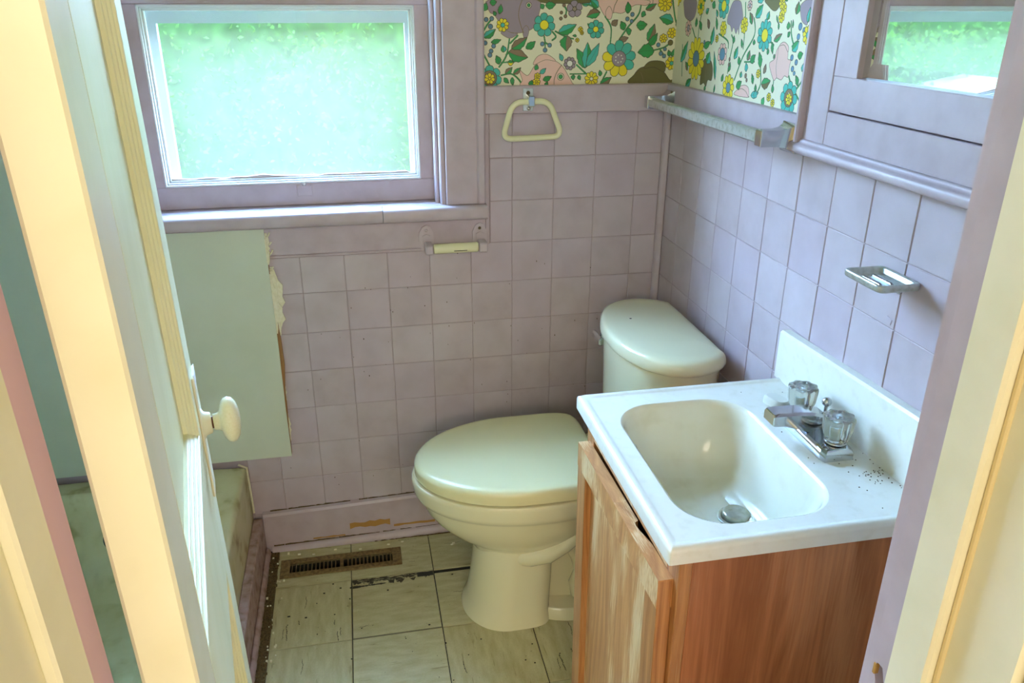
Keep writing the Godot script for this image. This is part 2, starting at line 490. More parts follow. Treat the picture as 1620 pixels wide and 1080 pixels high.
func notched_tile(x0: float, x1: float, z0: float, z1: float) -> Mesh:   # a floor tile cut round the register opening
	var st := begin()
	var c := Vector3((x0 + x1) * 0.5, 0.0, (z0 + z1) * 0.5)
	var a := maxf(x0, DUCT[0]); var b := minf(x1, DUCT[1])
	for r in [[x0, x1, z0, DUCT[2]], [x0, x1, DUCT[3], z1], [x0, a, DUCT[2], DUCT[3]], [b, x1, DUCT[2], DUCT[3]]]:
		if r[1] - r[0] < 0.001: continue
		for k in [[0, 2], [1, 2], [1, 3], [0, 2], [1, 3], [0, 3]]:
			var p := Vector3(r[k[0]], 0.0, r[k[1]])
			st.set_normal(Vector3.UP); st.set_uv(Vector2((p.x - x0) / (x1 - x0), (p.z - z0) / (z1 - z0))); st.add_vertex(p - c)
		var lo := Vector3(r[0], -0.004, r[2]) - c; var hi := Vector3(r[1], 0.0, r[3]) - c
		for q in [[lo, Vector3(hi.x, lo.y, lo.z), Vector3(0, 0, -1)], [Vector3(lo.x, lo.y, hi.z), Vector3(hi.x, lo.y, hi.z), Vector3(0, 0, 1)], [lo, Vector3(lo.x, lo.y, hi.z), Vector3(-1, 0, 0)], [Vector3(hi.x, lo.y, lo.z), Vector3(hi.x, lo.y, hi.z), Vector3(1, 0, 0)]]:
			quad(st, q[0], q[1], q[1] + Vector3(0, 0.004, 0), q[0] + Vector3(0, 0.004, 0), q[2])
	return st.commit()

func build_floor() -> void:
	var fl := structure("floor", "worn cream vinyl tile floor with dark scuffs and open joints", "floor", slab(), M.underlay)
	var mats := []
	for k in 4:
		var m := mat("vinyl_%d" % k, Color.WHITE, 0.42)
		m.albedo_texture = floor_tile_tex(50 + k, [1, 7, 3, 1][k])
		mats.append(m)
	var eb := mat("vinyl_burnt", Color.WHITE, 0.45); eb.albedo_texture = edge_burn_tex()
	var gap := 0.0022
	for i in range(-1, 4):
		for j in range(-2, 5):
			var x0 := -0.88625 + FT * i; var x1 := x0 + FT
			var z0 := 0.41168 + FT * j; var z1 := z0 + FT
			x0 = maxf(x0, -1.086); x1 = minf(x1, -0.002); z0 = maxf(z0, 0.004); z1 = minf(z1, 1.60)
			if i == 1 and j == -1: z0 += 0.013     # a gap that shows the black underlay
			if x1 - x0 < 0.01 or z1 - z0 < 0.01: continue
			var turned := (i == -1 and j == -1) or (i + j) % 2 != 0 and j >= 0
			var m: Material = mats[(i * 3 + j * 5 + 40) % 4]
			if i == 0 and j == -1: m = eb; turned = false
			if i == 1 and j == -1: m = mats[1]; turned = false
			if i == -1 and j == -1: m = mats[1]; turned = true
			if i == 2 and j >= -1: m = mats[1]; turned = true
			if j == -2 and i <= 0:
				mi("tile", notched_tile(x0 + gap * 0.5, x1 - gap * 0.5, z0 + gap * 0.5, z1 - gap * 0.5), m, fl, Vector3((x0 + x1) * 0.5, 0.0, (z0 + z1) * 0.5))
				continue
			mi("tile", flat_tile(x1 - x0 - gap, z1 - z0 - gap, 0.004, turned), m, fl, Vector3((x0 + x1) * 0.5, 0.0, (z0 + z1) * 0.5))

# ------------------------------------------------------------------ tiled walls
func tile_field(parent: Node3D, u0: float, u1: float, v0: float, v1: float, ulines: Array, vlines: Array, right_wall: bool) -> void:
	var gap := 0.0017
	for a in ulines.size() - 1:
		for b in vlines.size() - 1:
			var lo := Vector2(maxf(ulines[a], u0), maxf(vlines[b], v0))
			var hi := Vector2(minf(ulines[a + 1], u1), minf(vlines[b + 1], v1))
			var s := hi - lo - Vector2(gap, gap)
			if s.x < 0.006 or s.y < 0.006: continue
			var c := (lo + hi) * 0.5
			var t := 0.004
			var m: Material = [M.mauve_tile, M.mauve_tile_b, M.mauve_tile_c][rng.randi() % 3]
			var out := rng.randf_range(-0.0004, 0.0004)
			if right_wall:
				mi("tile", sized_box(Vector3(t, snappedf(s.y, 0.0005), snappedf(s.x, 0.0005)), 0.0011), m, parent, Vector3(t * 0.5 - out, c.y, c.x))
			else:
				mi("tile", sized_box(Vector3(snappedf(s.x, 0.0005), snappedf(s.y, 0.0005), t), 0.0011), m, parent, Vector3(c.x, c.y, -t * 0.5 + out))

func build_wall_back() -> void:
	var st := begin()
	var zf := -0.0016; var zb := -0.15
	bx(st, Vector3(-2.02, -0.1, zb), Vector3(-1.290, 2.45, zf))
	bx(st, Vector3(-0.585, -0.1, zb), Vector3(0.12, 2.45, zf))
	bx(st, Vector3(-1.290, -0.1, zb), Vector3(-0.585, 0.950, zf))
	bx(st, Vector3(-1.290, 1.90, zb), Vector3(-0.585, 2.45, zf))
	var w := structure("wall_back", "window wall with mauve square tiles below and floral paper above", "wall", st.commit(), M.mauve_joint)
	var ul := []
	for i in range(-3, 9): ul.append(-0.0837 - (8 - i) * TP)
	ul.append(0.02)
	var vl := []
	for j in range(10, -2, -1): vl.append(1.0843 - TP * j)
	tile_field(w, -0.466, -0.001, 0.8684, 1.1923, ul, vl, false)
	tile_field(w, -1.143, -0.001, 0.10, 0.8684, ul, vl, false)
	var nk := begin()
	var nr := RandomNumberGenerator.new(); nr.seed = 17
	for k in 60:
		var p := Vector3(nr.randf_range(-1.0, -0.03), nr.randf_range(0.16, 0.86), 0.0003)
		if k < 6: p = [Vector3(-0.792, 0.765, 0.0003), Vector3(-0.778, 0.7605, 0.0003), Vector3(-0.731, 0.70, 0.0003), Vector3(-0.752, 0.546, 0.0003), Vector3(-0.365, 0.547, 0.0003), Vector3(-1.03, 0.255, 0.0003)][k]
		var h := Vector3(nr.randf_range(0.0005, 0.0011), nr.randf_range(0.0005, 0.0022), 0.0006)
		bx(nk, p - h, p + h)
	var nicks := mi("nicks", nk.commit(), M.dirt, w)
	nicks.set_meta("kind", "stuff")
	var m := mat("paper_back", Color.WHITE, 0.7)
	m.albedo_texture = paper_back()
	paper(w, Vector3(-0.480, 1.250, -0.0010), Vector3(0.0, 1.250, -0.0010), 1.19, 0.007, 0.48, m)

func paper(parent: Node3D, a: Vector3, b: Vector3, h: float, below: float, wide: float, m: Material) -> void:   # a thin pasted sheet
	var st := begin()
	var n := (b - a).cross(Vector3.UP).normalized()
	var len := (b - a).length()
	var t := -below / 0.40
	for q in [[a, 0.0, 0.0], [a + Vector3.UP * h, 0.0, h], [b + Vector3.UP * h, len, h], [a, 0.0, 0.0], [b + Vector3.UP * h, len, h], [b, len, 0.0]]:
		st.set_normal(n)
		st.set_uv(Vector2(q[1] / wide, 1.0 - (q[2] / 0.40 + t)))
		st.add_vertex(q[0] + n * 0.0012)
	mi("wallpaper", st.commit(), m, parent)

func build_wall_right() -> void:
	var w := structure("wall_right", "side wall with mauve square tiles below and floral paper above", "wall", box(Vector3(0.0016, -0.1, -0.15), Vector3(0.12, 2.45, 1.505)), M.mauve_joint)
	var ul := []
	for k in 15: ul.append(-0.0004 + TP * k)
	var vl := []
	for j in range(10, -2, -1): vl.append(1.0843 - TP * j)
	tile_field(w, 0.0, 1.503, 0.10, 1.1923, ul, vl, true)
	var m := mat("paper_right", Color.WHITE, 0.7)
	m.albedo_texture = paper_right()
	paper(w, Vector3(0.0010, 1.250, 0.0), Vector3(0.0010, 1.250, 1.28), 1.19, 0.007, 0.64, m)

func build_other_walls() -> void:
	structure("wall_left", "plain pale wall behind the bathtub, out of view", "wall", box(Vector3(-2.02, -0.1, 0.0), Vector3(-1.907, 2.45, 1.505)), M.wall_paint)
	structure("ceiling", "plain white ceiling above bathroom and hall", "ceiling", box(Vector3(-2.6, 2.45, -0.15), Vector3(1.6, 2.55, 4.3)), M.ceiling_paint)
	var st := begin()
	bx(st, Vector3(-2.6, -0.1, 1.505), Vector3(-1.012, 2.45, 1.63))
	bx(st, Vector3(-0.358, -0.1, 1.505), Vector3(1.6, 2.45, 1.63))
	bx(st, Vector3(-1.012, 2.06, 1.505), Vector3(-0.358, 2.45, 1.63))
	structure("wall_front", "wall between hall and bathroom with the doorway in it", "wall", st.commit(), M.wall_paint)
	st = begin()
	bx(st, Vector3(-2.6, -0.1, 1.63), Vector3(-2.5, 2.45, 4.3))
	bx(st, Vector3(1.5, -0.1, 1.63), Vector3(1.6, 2.45, 4.3))
	bx(st, Vector3(-2.6, -0.1, 4.2), Vector3(1.6, 2.45, 4.3))
	structure("wall_hall", "cream hall walls behind the viewer", "wall", st.commit(), M.cream_paint)
	structure("floor_hall", "brown wooden hall floor before the doorway", "floor", box(Vector3(-2.6, -0.12, 1.62), Vector3(1.6, 0.0, 4.3)), M.hall_floor)

# ------------------------------------------------------------------ window
func build_window() -> void:
	var w := structure("window_1", "mauve painted sash window with dirty pane above the panel", "window")
	var mw: Material = M.mauve_wood
	# casing, back band, stops
	for s in [[-0.577, -0.480, -0.500, -0.480], [-1.372, -1.290, -1.372, -1.352]]:
		mi("casing", box(Vector3(s[0], 0.975, 0.0), Vector3(s[1], 1.99, 0.019), 0.002), mw, w)
		mi("back_band", box(Vector3(s[2], 0.975, 0.0), Vector3(s[3] + 0.001, 2.0, 0.027), 0.004), mw, w)
	mi("casing", box(Vector3(-1.372, 1.895, 0.0), Vector3(-0.480, 1.99, 0.021), 0.002), mw, w)
	mi("stop_bead", box(Vector3(-0.5905, 0.972, -0.036), Vector3(-0.5765, 1.90, 0.010), 0.003), mw, w)
	mi("stop_bead", box(Vector3(-0.601, 0.972, -0.046), Vector3(-0.5905, 1.90, -0.012), 0.003), mw, w)
	mi("stop_bead", box(Vector3(-1.292, 0.972, -0.046), Vector3(-1.276, 1.90, 0.004), 0.003), mw, w)
	for x in [[-0.5765, -0.585], [-1.2985, -1.29]]:
		mi("jamb", box(Vector3(minf(x[0], x[1]), 0.95, -0.15), Vector3(maxf(x[0], x[1]), 1.90, 0.0)), mw, w)
	# stool, apron, outer sill
	var stool := mi("stool", box(Vector3(-1.39, 0.941, -0.15), Vector3(-0.477, 0.975, 0.0), 0.0), mw, w)
	for span in [[-1.39, -0.7375], [-0.7357, -0.4775]]:   # the nosing is split in two by a crack
		var ring := []
		for xx in span:
			var r := PackedVector3Array()
			for p in [[0.0, 0.941], [0.038, 0.941], [0.044, 0.945], [0.046, 0.955], [0.045, 0.966], [0.041, 0.973], [0.034, 0.9752], [0.0, 0.9752]]:
				r.append(Vector3(xx, p[1], p[0]))
			ring.append(r)
		mi("nosing", loft(ring, true, true), mw, stool)
	mi("apron", box(Vector3(-1.372, 0.866, -0.002), Vector3(-0.4795, 0.941, 0.012), 0.002), mw, w)
	mi("apron_bead", box(Vector3(-1.372, 0.857, -0.002), Vector3(-0.4795, 0.8665, 0.009), 0.003), mw, w)
	# sashes
	for lvl in [[0.9755, 1.0304, 1.435, 1.475, -0.050, -0.085], [1.440, 1.475, 1.83, 1.90, -0.086, -0.118]]:
		var zf: float = lvl[4]; var zb: float = lvl[5]
		var s := mi("sash", box(Vector3(-1.290, lvl[0], zb), Vector3(-0.592, lvl[1], zf), 0.002), mw, w)
		mi("rail", box(Vector3(-1.290, lvl[2], zb), Vector3(-0.592, lvl[3], zf), 0.002), mw, s)
		mi("stile", box(Vector3(-1.290, lvl[1], zb), Vector3(-1.2435, lvl[2], zf)), mw, s)
		mi("stile", box(Vector3(-0.633, lvl[1], zb), Vector3(-0.592, lvl[2], zf)), mw, s)
		# stepped white glazing bead, four sides
		for e in [[0.0, 0.0045, 0.002], [0.0045, 0.0085, -0.004], [0.0085, 0.0135, -0.011]]:
			var d0: float = e[0]; var d1: float = e[1]; var zt: float = zf + e[2]
			var st := begin()
			bx(st, Vector3(-1.2435 + d0, lvl[1] + d0, zb + 0.012), Vector3(-0.633 - d0, lvl[1] + d1, zt), 0.001)
			bx(st, Vector3(-1.2435 + d0, lvl[2] - d1, zb + 0.012), Vector3(-0.633 - d0, lvl[2] - d0, zt), 0.001)
			bx(st, Vector3(-1.2435 + d0, lvl[1] + d0, zb + 0.012), Vector3(-1.2435 + d1, lvl[2] - d0, zt), 0.001)
			bx(st, Vector3(-0.633 - d1, lvl[1] + d0, zb + 0.012), Vector3(-0.633 - d0, lvl[2] - d0, zt), 0.001)
			mi("glazing_bead", st.commit(), M.sash_white, s)
		mi("pane", box(Vector3(-1.238, lvl[1] + 0.004, zb + 0.012), Vector3(-0.638, lvl[2] - 0.004, zb + 0.015)), M.pane, s)
		if lvl[0] < 1.0:
			var pt := RandomNumberGenerator.new(); pt.seed = 4   # crumbling putty along the bottom of the pane
			var poly := PackedVector2Array([Vector2(-1.232, 1.040)])
			var x := -1.230
			while x < -0.645:
				poly.append(Vector2(x, 1.0445 + pt.randf_range(0.0, 0.0045) + (0.003 if x > -1.06 and x < -0.97 else 0.0)))
				x += pt.randf_range(0.008, 0.03)
			poly.append(Vector2(-0.645, 1.040))
			mi("putty", extrude(poly, Transform3D.IDENTITY, zb + 0.015, zb + 0.021), mat("putty", c8(206, 190, 184), 0.8), s)
			var fm := mat("pane_dirt", Color.WHITE, 0.9)
			fm.albedo_texture = pane_film_tex(); fm.transparency = BaseMaterial3D.TRANSPARENCY_ALPHA
			fm.backlight_enabled = true; fm.backlight = Color(1, 1, 1)
			var fs := begin()
			for q in [[-1.238, 1.034, 0.0, 1.0], [-1.238, 1.431, 0.0, 0.0], [-0.638, 1.431, 1.0, 0.0], [-1.238, 1.034, 0.0, 1.0], [-0.638, 1.431, 1.0, 0.0], [-0.638, 1.034, 1.0, 1.0]]:
				fs.set_normal(Vector3.BACK); fs.set_uv(Vector2(q[2], q[3])); fs.add_vertex(Vector3(q[0], q[1], zb + 0.0112))
			mi("pane_dirt", fs.commit(), fm, s)
	var lift := mi("old_lift_patch", box(Vector3(-0.939, 0.998, -0.0505), Vector3(-0.903, 1.024, -0.0488), 0.0006), mw, w)
	mi("paint_drip", lathe([[0.0, 0.0], [0.006, 0.0], [0.004, 0.002], [0.0, 0.0025]], 12, Vector3(-0.921, 1.029, -0.0492), Vector3.BACK), M.sash_white, lift)
	# storm window outside: mitred pale frame
	var z0 := -0.146; var z1 := -0.126
	var f := 0.045
	var xi0 := -1.222; var xi1 := -0.652; var yi0 := 1.005; var yi1 := 1.3945
	for q in [[[xi0 - f, yi1 + f], [xi1 + f, yi1 + f], [xi1, yi1], [xi0, yi1]], [[xi0 - f, yi0 - f], [xi1 + f, yi0 - f], [xi1, yi0], [xi0, yi0]], [[xi0 - f, yi0 - f], [xi0 - f, yi1 + f], [xi0, yi1], [xi0, yi0]], [[xi1 + f, yi0 - f], [xi1 + f, yi1 + f], [xi1, yi1], [xi1, yi0]]]:
		var pl := PackedVector2Array()
		for p in q: pl.append(Vector2(p[0], p[1]))
		mi("storm_frame", extrude(pl, Transform3D.IDENTITY, z0, z1), M.storm_metal, w)

# ------------------------------------------------------------------ rails, baseboards, corner bead
func build_trims() -> void:
	structure("trim_1", "flat mauve rail above the tiles of the window wall", "rail", box(Vector3(-0.4785, 1.1923, -0.001), Vector3(-0.0005, 1.2570, 0.018), 0.002), M.mauve_wood)
	structure("trim_2", "flat mauve rail above the tiles behind the towel bar", "rail", box(Vector3(-0.018, 1.1923, 0.018), Vector3(0.001, 1.2570, 0.655), 0.002), M.mauve_wood)
	structure("trim_3", "narrow mauve strip beside window casing and tiles", "trim", box(Vector3(-0.4785, 0.866, -0.001), Vector3(-0.4675, 1.1923, 0.006), 0.002), M.mauve_wood)
	var r := []
	for y in [0.13, 1.192]:
		var q := PackedVector3Array([Vector3(0, y, 0)])
		for k in 9:
			var a := PI * 0.5 * k / 8.0
			q.append(Vector3(-0.016 * cos(a), y, 0.016 * sin(a)))
		r.append(q)
	structure("trim_4", "mauve quarter-round bead in the corner of tiled walls", "trim", loft(r, true, true), M.mauve_wood)
	# back baseboard with shoe, slightly out of level, paint chipped along its foot
	var bb := structure("baseboard_back", "mauve baseboard with peeling paint under the window wall", "baseboard")
	var prof := [[0.0, -0.02], [0.017, -0.02], [0.017, 0.124], [0.013, 0.131], [0.0, 0.134]]
	var rings := []
	for e in [[-1.120, -0.012], [0.0, 0.022]]:
		var q := PackedVector3Array()
		for p in prof: q.append(Vector3(e[0], p[1] + e[1], p[0]))
		rings.append(q)
	mi("board", loft(flatten(rings), true, true), M.mauve_wood, bb)
	rings = []
	for e in [[-1.105, -0.008], [-0.3, 0.012]]:
		var q := PackedVector3Array([Vector3(e[0], -0.02, 0.017)])
		for k in 6:
			var a := PI * 0.5 * k / 5.0
			q.append(Vector3(e[0], e[1] + 0.021 * sin(a), 0.017 + 0.014 * cos(a)))
		q.append(Vector3(e[0], e[1] + 0.021, 0.017))
		rings.append(q)
	mi("shoe", loft(rings, true, true), M.mauve_wood, bb)
	var pr := RandomNumberGenerator.new(); pr.seed = 3
	for s in [[-0.885, -0.770, 0.050, 0.016], [-0.760, -0.640, 0.038, 0.007], [-0.99, -0.90, 0.024, 0.004], [-0.64, -0.58, 0.050, 0.008]]:
		var poly := PackedVector2Array()
		for k in 9: poly.append(Vector2(lerpf(s[0], s[1], k / 8.0), s[2] + s[3] * pr.randf_range(0.5, 1.0)))
		for k in range(8, -1, -1): poly.append(Vector2(lerpf(s[0], s[1], k / 8.0), s[2] - s[3] * pr.randf_range(0.1, 0.5)))
		mi("bare_patch", extrude(poly, Transform3D.IDENTITY, 0.0168, 0.0174), M.bare_wood, bb)
	for s in [[0.134, 0.0022, 0.0, 0.0035, 0.034, -0.012], [0.001, 0.004, 0.0170, 0.0325, 0.020, -0.008], [0.024, 0.0022, 0.0, 0.0178, 0.020, -0.008]]:   # dirt packed into the joints
		var x := -1.10
		while x < -0.55:
			var nx := x + pr.randf_range(0.02, 0.07)
			var lift: float = lerpf(s[5], s[5] + s[4], (x + 1.12) / 1.12)
			var poly := PackedVector2Array()
			for k in 5: poly.append(Vector2(lerpf(x, nx, k / 4.0), s[0] + lift + s[1] * pr.randf_range(0.1, 1.0)))
			for k in range(4, -1, -1): poly.append(Vector2(lerpf(x, nx, k / 4.0), s[0] + lift - 0.004))
			mi("dirt", extrude(poly, Transform3D.IDENTITY, s[2], s[3]), M.dirt, bb)
			x = nx + (pr.randf_range(0.0, 0.03) if pr.randf() < 0.3 else -0.001)
	# board along the tub
	var tb := structure("baseboard_tub", "dingy mauve board along the foot of the bathtub", "baseboard")
	mi("board", box(Vector3(-1.146, -0.02, 0.017), Vector3(-1.121, 0.112, 1.50), 0.003), M.mauve_dingy, tb)
	rings = []
	for zz in [0.03, 1.50]:
		var q := PackedVector3Array([Vector3(-1.121, -0.02, zz)])
		for k in 6:
			var a := PI * 0.5 * k / 5.0
			q.append(Vector3(-1.121 + 0.013 * cos(a), 0.02 * sin(a), zz))
		rings.append(q)
	mi("shoe", loft(rings, true, true), M.mauve_dingy, tb)

func flatten(rings: Array) -> Array:   # two rings whose every edge is sharp
	var a := PackedVector3Array(); var b := PackedVector3Array()
	var n: int = rings[0].size()
	for k in n:
		for j in 2:
			a.append(rings[0][(k + j) % n]); b.append(rings[1][(k + j) % n])
	return [a, b]

# ------------------------------------------------------------------ doorway and door
func build_doorway() -> void:
	# left (hinge) jamb leans a little
	var L := structure("trim_5", "cream door jamb with a pink edge at the hinge side", "door frame")
	L.position = Vector3(-0.989, 1.0, 0.0); L.rotation.z = deg_to_rad(1.06)
	mi("jamb", box(Vector3(-0.024, -1.0, 1.5335), Vector3(0.0, 1.06, 1.63)), M.cream_paint, L)
	mi("painted_edge", box(Vector3(-0.024, -1.0, 1.503), Vector3(0.0, 1.06, 1.5335)), M.pink_paint, L)
	mi("stop", box(Vector3(-0.001, -1.0, 1.5470), Vector3(0.0085, 1.06, 1.585), 0.002), M.cream_paint, L)
	mi("casing", box(Vector3(-0.11, -1.0, 1.63), Vector3(-0.006, 1.12, 1.650), 0.003), M.cream_paint, L)
	mi("casing", box(Vector3(-0.11, -1.0, 1.484), Vector3(-0.008, 1.12, 1.504), 0.003), M.mauve_wood, L)
	var R := structure("trim_6", "door jamb at the latch side, mauve edge, yellow face", "door frame")
	mi("jamb", box(Vector3(-0.378, 0.0, 1.535), Vector3(-0.355, 2.06, 1.63)), M.cream_paint, R)
	mi("stop", box(Vector3(-0.388, 0.0, 1.530), Vector3(-0.377, 2.06, 1.570), 0.0025), M.cream_paint, R)
	mi("worn_line", box(Vector3(-0.3805, 0.0, 1.570), Vector3(-0.377, 2.06, 1.5745), 0.001), M.yellow_worn, R)
	mi("casing", box(Vector3(-0.372, 0.0, 1.482), Vector3(-0.27, 2.13, 1.505), 0.004), M.mauve_wood, R)
	mi("casing", box(Vector3(-0.370, 0.0, 1.63), Vector3(-0.265, 2.13, 1.652), 0.004), M.cream_paint, R)
	# torn strike mortise: a real pocket in the jamb with raw wood inside
	mi("painted_edge", box(Vector3(-0.378, 0.9075, 1.503), Vector3(-0.355, 2.06, 1.535)), M.mauve_wood, R)
	mi("painted_edge", box(Vector3(-0.378, 0.0, 1.503), Vector3(-0.355, 0.835, 1.535)), M.mauve_wood, R)
	mi("painted_edge", extrude(PackedVector2Array([Vector2(1.503, 0.835), Vector2(1.512, 0.835), Vector2(1.5145, 0.872), Vector2(1.511, 0.889), Vector2(1.5065, 0.9), Vector2(1.509, 0.9075), Vector2(1.503, 0.9075)]), Transform3D(Basis(Vector3(0, 0, 1), Vector3(0, 1, 0), Vector3(-1, 0, 0)), Vector3(-0.355, 0, 0)), 0.0, 0.023), M.mauve_wood, R)
	mi("painted_edge", extrude(PackedVector2Array([Vector2(1.535, 0.835), Vector2(1.5275, 0.835), Vector2(1.5265, 0.868), Vector2(1.528, 0.886), Vector2(1.521, 0.896), Vector2(1.516, 0.9075), Vector2(1.535, 0.9075)]), Transform3D(Basis(Vector3(0, 0, 1), Vector3(0, 1, 0), Vector3(-1, 0, 0)), Vector3(-0.355, 0, 0)), 0.0, 0.023), M.mauve_wood, R)
	mi("raw_wood", box(Vector3(-0.358, 0.83, 1.505), Vector3(-0.3555, 0.91, 1.534)), M.brown_glue, R)
	mi("splinter", box(Vector3(-0.3790, 0.893, 1.5055), Vector3(-0.374, 0.905, 1.5090), 0.0008), M.bare_wood, R)
	var H := structure("trim_7", "door head over the doorway, out of view", "door frame")
	mi("head", box(Vector3(-1.02, 2.03, 1.503), Vector3(-0.355, 2.06, 1.63)), M.cream_paint, H)

func fluted(len: float, deep: float, wide: float) -> Mesh:   # a strip of ribs along x, foot at y = z = 0; ribs step back from the face (z = deep) down into the recess
	var pts := [[0.0, 0.0], [0.0, deep]]
	var n := 4
	for k in n:
		var t0 := float(k) / n; var t1 := float(k + 1) / n
		var y0 := wide * t0; var y1 := wide * t1
		var z0 := lerpf(deep, 0.002, t0); var z1 := lerpf(deep, 0.002, t1)
		for i in 5:
			var t := (i + 0.5) / 5.0
			var bulge := sin(PI * t) * 0.0016
			pts.append([lerpf(y0, y1, t) + bulge, lerpf(z0, z1, t) + bulge])
	pts.append([wide, 0.0])
	var rings := []
	for x in [0.0, len]:
		var q := PackedVector3Array()
		for p in pts: q.append(Vector3(x, p[0], p[1]))
		rings.append(q)
	return loft(flatten(rings), true, true)

func build_door() -> void:
	var u := Vector3(-0.1719, -0.0032, -0.9851); var v := Vector3(-0.0185, 0.9998, 0.0)
	var d := structure("door_1", "cream panelled door standing open, with an oval white knob", "door")
	d.transform = Transform3D(Basis(u, v, u.cross(v)).orthonormalized(), Vector3(-0.9171, 0.0002, 1.497))
	var P: Material = M.door_paint
	var T := -0.0365; var L := 0.606
	mi("stile", box(Vector3(0, 0.012, T), Vector3(0.100, 2.02, 0), 0.0025), M.door_edge if M.has("door_edge") else M.cream_paint, d)
	mi("stile", box(Vector3(L - 0.100, 0.012, T), Vector3(L, 2.02, 0), 0.0025), P, d)
	var rails := [[0.012, 0.23], [0.705, 0.918], [1.88, 2.02]]
	for r in rails:
		mi("rail", box(Vector3(0.100, r[0], T), Vector3(L - 0.100, r[1], 0), 0.0), P, d)
	for k in 2:
		var y0: float = rails[k][1]; var y1: float = rails[k + 1][0]
		var x0 := 0.100; var x1 := L - 0.100
		mi("panel", box(Vector3(x0, y0, -0.026), Vector3(x1, y1, -0.018)), P, d)
		var dp := 0.018; var wd := 0.014
		var hl := fluted(x1 - x0, dp, wd); var vl := fluted(y1 - y0, dp, wd)
		for e in [[hl, Transform3D(Basis.IDENTITY, Vector3(x0, y0, -0.018))], [hl, Transform3D(Basis(Vector3.RIGHT, Vector3.DOWN, Vector3.BACK), Vector3(x0, y1, -0.018))], [vl, Transform3D(Basis(Vector3.UP, Vector3.RIGHT, Vector3.BACK), Vector3(x0, y0, -0.018))], [vl, Transform3D(Basis(Vector3.UP, Vector3.LEFT, Vector3.BACK), Vector3(x1, y0, -0.018))]]:
			var o := mi("moulding", e[0], P, d)
			o.transform = e[1]
	# lock plate and knob
	var pl := mi("lock_plate", box(Vector3(0.542, 0.80, 0), Vector3(0.590, 0.985, 0.0035), 0.0015), M.cream_paint, d)
	mi("chip", box(Vector3(0.548, 0.965, 0.003), Vector3(0.588, 0.987, 0.0042), 0.0005), M.sash_white, pl)
	var kx := 0.566; var ky := 0.905
	var kn := mi("knob", lathe([[0.0, 0.022], [0.010, 0.022], [0.0105, 0.030], [0.013, 0.034], [0.021, 0.037], [0.0265, 0.043], [0.028, 0.050], [0.0265, 0.057], [0.021, 0.063], [0.012, 0.0665], [0.0, 0.0675]], 40, Vector3.ZERO, Vector3.BACK), mat("knob_paint", Color.WHITE, 0.2, 0.0, noise_tex(19, 0.06, [c8(120, 96, 40), c8(232, 224, 180), c8(240, 236, 206)], [0.0, 0.14, 1.0]), Vector3(9, 9, 9)), d, Vector3(kx, ky, 0))
	kn.scale = Vector3(0.95, 1.20, 0.78)
	mi("rose", lathe([[0.0, 0.0], [0.020, 0.0], [0.020, 0.004], [0.0145, 0.008], [0.0125, 0.018], [0.010, 0.019], [0.0, 0.019]], 32, Vector3.ZERO, Vector3.BACK), M.cream_paint, kn)
	mi("shank", lathe([[0.0075, 0.017], [0.0075, 0.024]], 20, Vector3.ZERO, Vector3.BACK), mat("rusty_brass", c8(96, 62, 40), 0.4, 0.6), kn)
	mi("latch", box(Vector3(L - 0.001, 0.88, -0.026), Vector3(L + 0.001, 0.96, -0.010)), M.chrome_worn, d)

